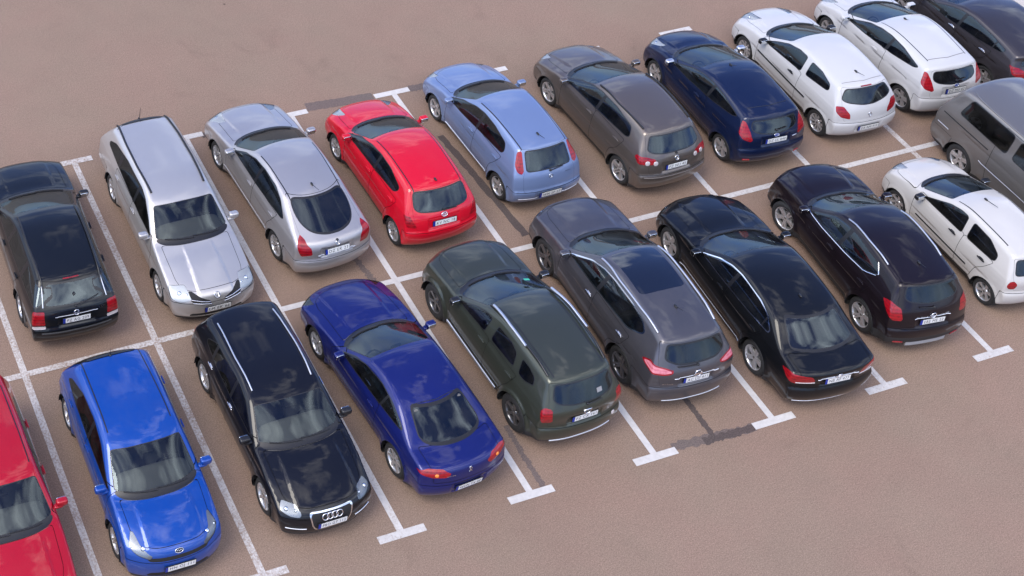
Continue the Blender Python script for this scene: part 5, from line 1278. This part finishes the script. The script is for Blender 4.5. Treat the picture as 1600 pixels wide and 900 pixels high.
tune('duster', rw=[(.25, 1.13), (.54, 1.17), (.62, 1.24), (.55, 1.47)], dlo=[[(.72, 1.04), (.29, 1.30), (.05, 1.40), (-.14, 1.42), (-.12, 1.10), (.49, 1.045)], [(-.32, 1.43), (-.72, 1.45), (-.93, 1.39), (-1.01, 1.15), (-.32, 1.11)], [(-1.07, 1.42), (-1.30, 1.41), (-1.47, 1.36), (-1.54, 1.23), (-1.32, 1.15), (-1.15, 1.15)]])
lamp('xtrail', [(1.42, 1.07), (1.20, 1.17), (.83, 1.13), (.57, 1.08), (.62, 1.02), (.80, 1.0), (1.09, 1.01), (1.30, 1.03)])
tune('xtrail', rw=[(.0, 1.15), (.40, 1.16), (.62, 1.24), (.54, 1.49)], dlo=[[(.74, 1.09), (.23, 1.40), (-.1, 1.50), (-.42, 1.535), (-.98, 1.54), (-1.39, 1.49), (-1.56, 1.37), (-1.48, 1.29), (-1.20, 1.16), (-.34, 1.12), (.44, 1.08)]])
lamp('merc', [(1.38, .91), (1.14, .965), (.61, .935), (.53, .82), (.97, .75), (1.22, .81)])
tune('merc', rw=[(.31, 1.07), (.66, 1.075), (.53, 1.355)], dlo=[[(.60, .97), (.20, 1.20), (-.1, 1.31), (-.40, 1.355), (-1.0, 1.34), (-1.30, 1.27), (-1.54, 1.12), (-1.52, 1.06), (-.93, 1.015), (.03, .975)]])
lamp('mokka', [(1.36, 1.13), (1.14, 1.20), (.86, 1.11), (.74, .89), (.98, .88), (1.20, 1.0)])
tune('mokka', rw=[(.10, 1.18), (.48, 1.22), (.57, 1.28), (.51, 1.49)], dlo=[[(.76, 1.07), (.22, 1.42), (-.1, 1.495), (-.43, 1.515), (-1.04, 1.475), (-1.22, 1.32), (-.95, 1.18), (-.40, 1.11), (.33, 1.06)]])
CARS['mokka'][0]['tubes'][0] = ('window_strip', 'side', [(.80, 1.055), (.33, 1.045), (-.40, 1.095), (-.95, 1.165), (-1.24, 1.31), (-1.06, 1.475)], .014, 'chrome')
lamp('coupe', [(1.28, .84), (.97, .90), (.63, .90), (.42, .83), (.48, .765), (.81, .77), (1.11, .82)])
tune('coupe', rw=[(.2, .985), (.50, .99), (.61, 1.02), (.50, 1.24)], dlo=[[(.62, .905), (.30, 1.08), (.0, 1.18), (-.48, 1.235), (-.85, 1.19), (-1.22, 1.09), (-1.36, 1.03), (-1.2, 1.0), (-.68, .965), (.2, .91)]])
lamp('kia', [(1.33, .90), (1.20, .88), (.90, .79), (.54, .71), (.58, .655), (.88, .72), (1.14, .79)], 'headlight')
lamp('primw', [(1.35, .76), (.95, .79), (.75, .74), (.60, .66), (.90, .60), (1.16, .65)], 'headlight'); lamp('primw', [(.13, .545), (.14, .60), (.50, .735), (.53, .70), (.48, .62)], 'grille')
tune('primw', dlo=[[(.72, .985), (.41, 1.17), (.05, 1.325), (-.2, 1.37), (-1.01, 1.355), (-1.61, 1.27), (-1.86, 1.15), (-1.82, 1.09), (-.85, 1.04), (.16, .985)]])
lamp('a3', [(1.22, .75), (.84, .74), (.66, .69), (.64, .625), (.87, .63), (1.17, .68)], 'headlight'); lamp('a3', [(-.5, .35), (-.5, .70), (.37, .70), (.39, .66), (.35, .46), (.29, .35)], 'grille')
tune('a3', zh=.74, badge_f=('rings4', .61, 1.35), plate_f=(.465, .0), dlo=[[(.66, .965), (.10, 1.26), (-.2, 1.315), (-.44, 1.325), (-1.17, 1.285), (-1.46, 1.13), (-1.42, 1.06), (-.98, 1.01), (-.14, .975)]])
tune('focus', dlo=[[(.84, .935), (.19, 1.23), (-.1, 1.32), (-.43, 1.355), (-1.07, 1.335), (-1.52, 1.27), (-1.46, 1.16), (-.79, 1.05), (.20, .945)]])
tune('van', belt=((-2.6, 1.24), (2.4, 1.18)), dlo=[[(1.55, 1.26), (1.10, 1.68), (.86, 1.74), (.86, 1.26)], [(.72, 1.28), (.72, 1.76), (-.42, 1.77), (-.44, 1.29)], [(-.58, 1.29), (-.57, 1.77), (-1.74, 1.76), (-1.88, 1.30)]], zc=1.24)

# dark trailing edge of the roof on the two cars that stand tail outwards
for k, xa in (('primw', .44), ('kia', .50)):
    c = CARS[k][0]; X = -(c['wb']/2+c['ro'])
    c['cuts'] = list(c['cuts'])+[('roof_spoiler', 'roof', [(X+xa, -.9), (X+xa-.01, .42), (X+xa-.07, .50), (X+xa-.20, .52), (X+xa-.28, -.9)], 'trim', dict(split=False, lift=.012, r=.05))]
# headlights seen only from behind are just slivers on the front corners
for k in ('golfw', 'yaris', 'punto', 'golfp', 'coupe', 'duster', 'xtrail', 'merc', 'mokka', 'focus', 'redhatch', 'matiz', 'primh'):
    c = CARS[k][0]
    c['cuts'] = [(x[0], x[1], [(.40+(u-.40)*.86, z-.045) for u, z in x[2]])+tuple(x[3:]) if x[0] == 'headlight' else x for x in c['cuts']]
for k, z0 in (('golfw', .79), ('primh', .80), ('yaris', .82), ('golfp', .82), ('fiesta', .85), ('fiestaw', .85), ('duster', .82), ('xtrail', .84), ('merc', .80), ('mokka', .85)):
    tune(k, recess=(z0, .34, .085, .022))
for k, z0 in (('punto', .50), ('clio', .53), ('coupe', .48)): tune(k, recess=(z0, .32, .075, .02))
tune('primw', hcy=.34, hcr=.022); tune('merc', hcy=.44, hcr=.02); tune('a3', hcy=.56, hcr=.02); tune('van', hcr=.01); tune('golfw', hcr=.008)

for k in ('golfw', 'coupe', 'duster', 'xtrail', 'merc', 'mokka', 'fiesta', 'fiestaw', 'punto'):
    c = CARS[k][0]
    c['cuts'] = [(x[0], x[1], [(u, z-.06) for u, z in x[2]])+tuple(x[3:]) if x[0] == 'headlight' else x for x in c['cuts']]
for k in ('xtrail', 'merc', 'coupe', 'duster', 'golfw'): tune(k, lamp_bowl='lamp_dark')
tune('xtrail', mirror_mat='paint'); tune('duster', fl=.045)
CARS['kia'][0]['cuts'] = [(x[0], x[1], [(1.26, .875), (1.10, .845), (.86, .785), (.55, .715), (.57, .65), (.88, .695), (1.12, .765)], x[3], dict(bulbs=((-.10, .05), (.06, .07)), r=.04)) if x[0] == 'headlight' else x for x in CARS['kia'][0]['cuts']]

for k in ('kia', 'a3'): tune(k, lamp_bowl='lamp_mid')
tune('van', H=1.90, rear=[(1.3, 1.90), (.50, 1.865), (.34, 1.79), (.08, 1.20), (.03, 1.02), (.04, .78), (0, .70), (0, .48), (.04, .34), (.16, .26)], rw=[(.70, 1.22), (.62, 1.72)])

tune('matiz', wb=2.46, fo=.68, xc=1.10, xrf=.40, xrm=-.2, dlo=[[(.86, .955), (.28, 1.28), (.0, 1.35), (-.20, 1.355), (-.24, .985)], [(-.36, .99), (-.33, 1.355), (-.80, 1.335), (-1.10, 1.20), (-1.12, 1.06), (-1.04, 1.02)]], doors=doors4(2.46, .31, .90, .90, -.30, -1.15, .30, .99, 1.385, .14), mirror=(.80, .98))

lamp('primw', [(.12, .545), (.14, .635), (.46, .755), (.56, .735), (.52, .66), (.46, .61)], 'grille')
tune('primh', rseal=.018, rw=[(.17, 1.06), (.45, 1.085), (.57, 1.15), (.59, 1.25), (.54, 1.355)])
tune('matiz', H=1.44, xrf=.22, xc=1.0, zrf=1.33, rear=hatch((.75, 1.415), (.34, 1.365), (.28, 1.30), (.10, .97), .63, .22), rw=[(.54, 1.0), (.48, 1.28)],
     dlo=[[(.78, .935), (.18, 1.235), (-.08, 1.305), (-.28, 1.31), (-.34, .965)], [(-.46, .97), (-.42, 1.31), (-.86, 1.29), (-1.16, 1.16), (-1.18, 1.03), (-1.10, 1.0)]], belt=((-2, .985), (2, .88)), doors=doors4(2.46, .31, .84, .80, -.40, -1.18, .30, .97, 1.34, .14), mirror=(.72, .96))
CARS['van'][0]['tubes'] = list(CARS['van'][0]['tubes'])+[('roof_gutter', 'side', [(-1.85, 1.82), (-.5, 1.83), (.9, 1.80)], .016, 'paint')]

tune('coupe', rear=[(1.36, 1.30), (1.00, 1.185), (.52, .985), (.34, .965), (.15, .935), (.06, .88), (.03, .74), (.025, .64), (0, .56), (0, .42), (.06, .28), (.2, .2)], deckfn=_deck(0, .54, .70, .66))
tune('duster', k1=.29, rr=.07, ditch=(.02, -1.68, .525, .50))
CARS['duster'][0]['tubes'] = [(('rail_cover', 'top', [(.02, .605), (-.5, .616), (-1.0, .610)], .028, 'alu', dict(lift=.06)) if t[0] == 'rail_cover' else t) for t in CARS['duster'][0]['tubes']]
# every car sits a little closer to the ground
for k in CARS:
    c = CARS[k][0]; c['zbot'] = c.get('zbot', .2)-.03
    c['rear'] = list(c['rear'][:-1])+[(c['rear'][-1][0], c['rear'][-1][1]-.035)]

# ------------------------------------------------------------------ bitumen over old lines, kerb
seal((7.924, 5.070), (9.515, 4.961), 0.26, tar2, 0.012, 1, 0.0017)
seal((10.408, 4.959), (10.929, 4.937), 0.2, tar2, 0.02, 2, 0.0019)
seal((10.344, 3.398), (10.586, 0.285), 0.16, tar_m, 0.018, 3, 0.0021)
seal((10.390, -4.903), (12.079, -5.001), 0.17, tar2, 0.028, 4, 0.0023)
seal((11.009, -4.974), (12.057, -4.994), 0.14, tar_m, 0.02, 5, 0.0025)
seal((11.248, -3.926), (11.241, -4.935), 0.11, tar_m, 0.015, 6, 0.0027)
seal((7.777, -4.092), (7.778, -4.927), 0.11, tar2, 0.02, 7, 0.0029)
seal((6.999, 0.733), (7.088, 0.102), 0.13, tar2, 0.03, 8, 0.0031)
seal((5.386, 4.905), (5.607, 4.900), 0.16, tar_m, 0.02, 9, 0.0033)
seal((7.805, -3.612), (7.789, -4.178), 0.1, tar2, 0.02, 10, 0.0035)
sheet_k = bpy.data.meshes.new('pavement')
pv = pbr('pavement concrete', (.46, .42, .39), .85, bump=.3, bscale=60, var=.25)
def slab(name, x0, x1, y0, y1, h, m, kind='structure'):
    o = link(name, to_data(name, box(((x0+x1)/2, (y0+y1)/2, h/2-.05), (x1-x0, y1-y0, h+.1)), m)); o['kind'] = kind
    return o
slab('kerb', 26.00, 26.13, -40, 60, .13, pbr('kerb stone', (.10, .09, .088), .8, bump=.3, bscale=40, var=.3))
slab('pavement', 26.132, 40, -40, 60, .12, pv)

# ------------------------------------------------------------------ the parked cars
ROWS = 'cars parked in the two rows of bays'
PARK = [
    ('golfw', (1.13, 2.50), 88.0, 'black estate car with roof rails and a red brake light over its rear window'),
    ('primw', (3.75, 2.326), -90.0, 'silver estate car facing the viewer with black roof rails and a split V-shaped grille'),
    ('primh', (6.24, 2.65), 92.9, 'silver-grey hatchback seen from behind with a big round-bottomed rear window'),
    ('yaris', (8.66, 2.21), 91.0, 'bright red hatchback seen from behind, between the silver hatchback and the light blue one'),
    ('punto', (11.30, 2.71), 91.7, 'light blue hatchback with tall red tail lights beside its rear window'),
    ('golfp', (14.01, 2.40), 91.9, 'grey-brown tall hatchback with round lamps in its tail lights and black roof rails'),
    ('fiesta', (16.61, 2.26), 87.9, 'navy blue three-door hatchback between the grey-brown hatchback and a white one'),
    ('clio', (19.124, 2.343), 88.0, 'white three-door hatchback with a black strip along its side, right of the navy one'),
    ('fiestaw', (21.51, 2.42), 88.0, 'white hatchback with tall pointed tail lights, next to the bronze-grey car'),
    ('focus', (23.86, 2.45), 88.0, 'bronze-grey hatchback at the far corner, its dark roof cut off by the picture edge'),
    ('redhatch', (-1.34, -2.72), -90.0, 'crimson car at the lower left picture edge facing the viewer'),
    ('kia', (1.176, -2.561), -90.2, 'bright blue hatchback facing the viewer with swept-back headlights, beside the crimson car'),
    ('a3', (3.81, -2.53), -89.4, 'black hatchback facing the viewer with four chrome rings on a large framed grille'),
    ('coupe', (6.169, -2.453), 94.1, 'royal blue two-door coupe seen from behind with a long sloping rear window'),
    ('duster', (8.70, -2.27), 92.1, 'dark greyish green off-roader with chunky black-footed silver roof rails and side steps'),
    ('xtrail', (11.21, -1.99), 87.9, 'gunmetal grey off-roader with a dark glass roof panel and chrome window frames'),
    ('merc', (13.77, -2.52), 85.8, 'long black saloon with chrome window frames and a boot'),
    ('mokka', (16.38, -2.48), 84.2, 'dark plum compact off-roader with a grey skid plate, front wheel turned'),
    ('matiz', (18.93, -2.66), 88.3, 'small off-white city car with round red tail light, at the end of the front row'),
    ('van', (21.33, -2.30), -90.0, 'metallic grey van facing the viewer at the right picture edge'),
]
KIND = {'van': 'parked_van'}
for k, loc, rz, label in PARK:
    sp, pc, _ = CARS[k]
    build_car(KIND.get(k, 'parked_car'), sp, pc(), loc, rz, label, None if k == 'van' else ROWS)
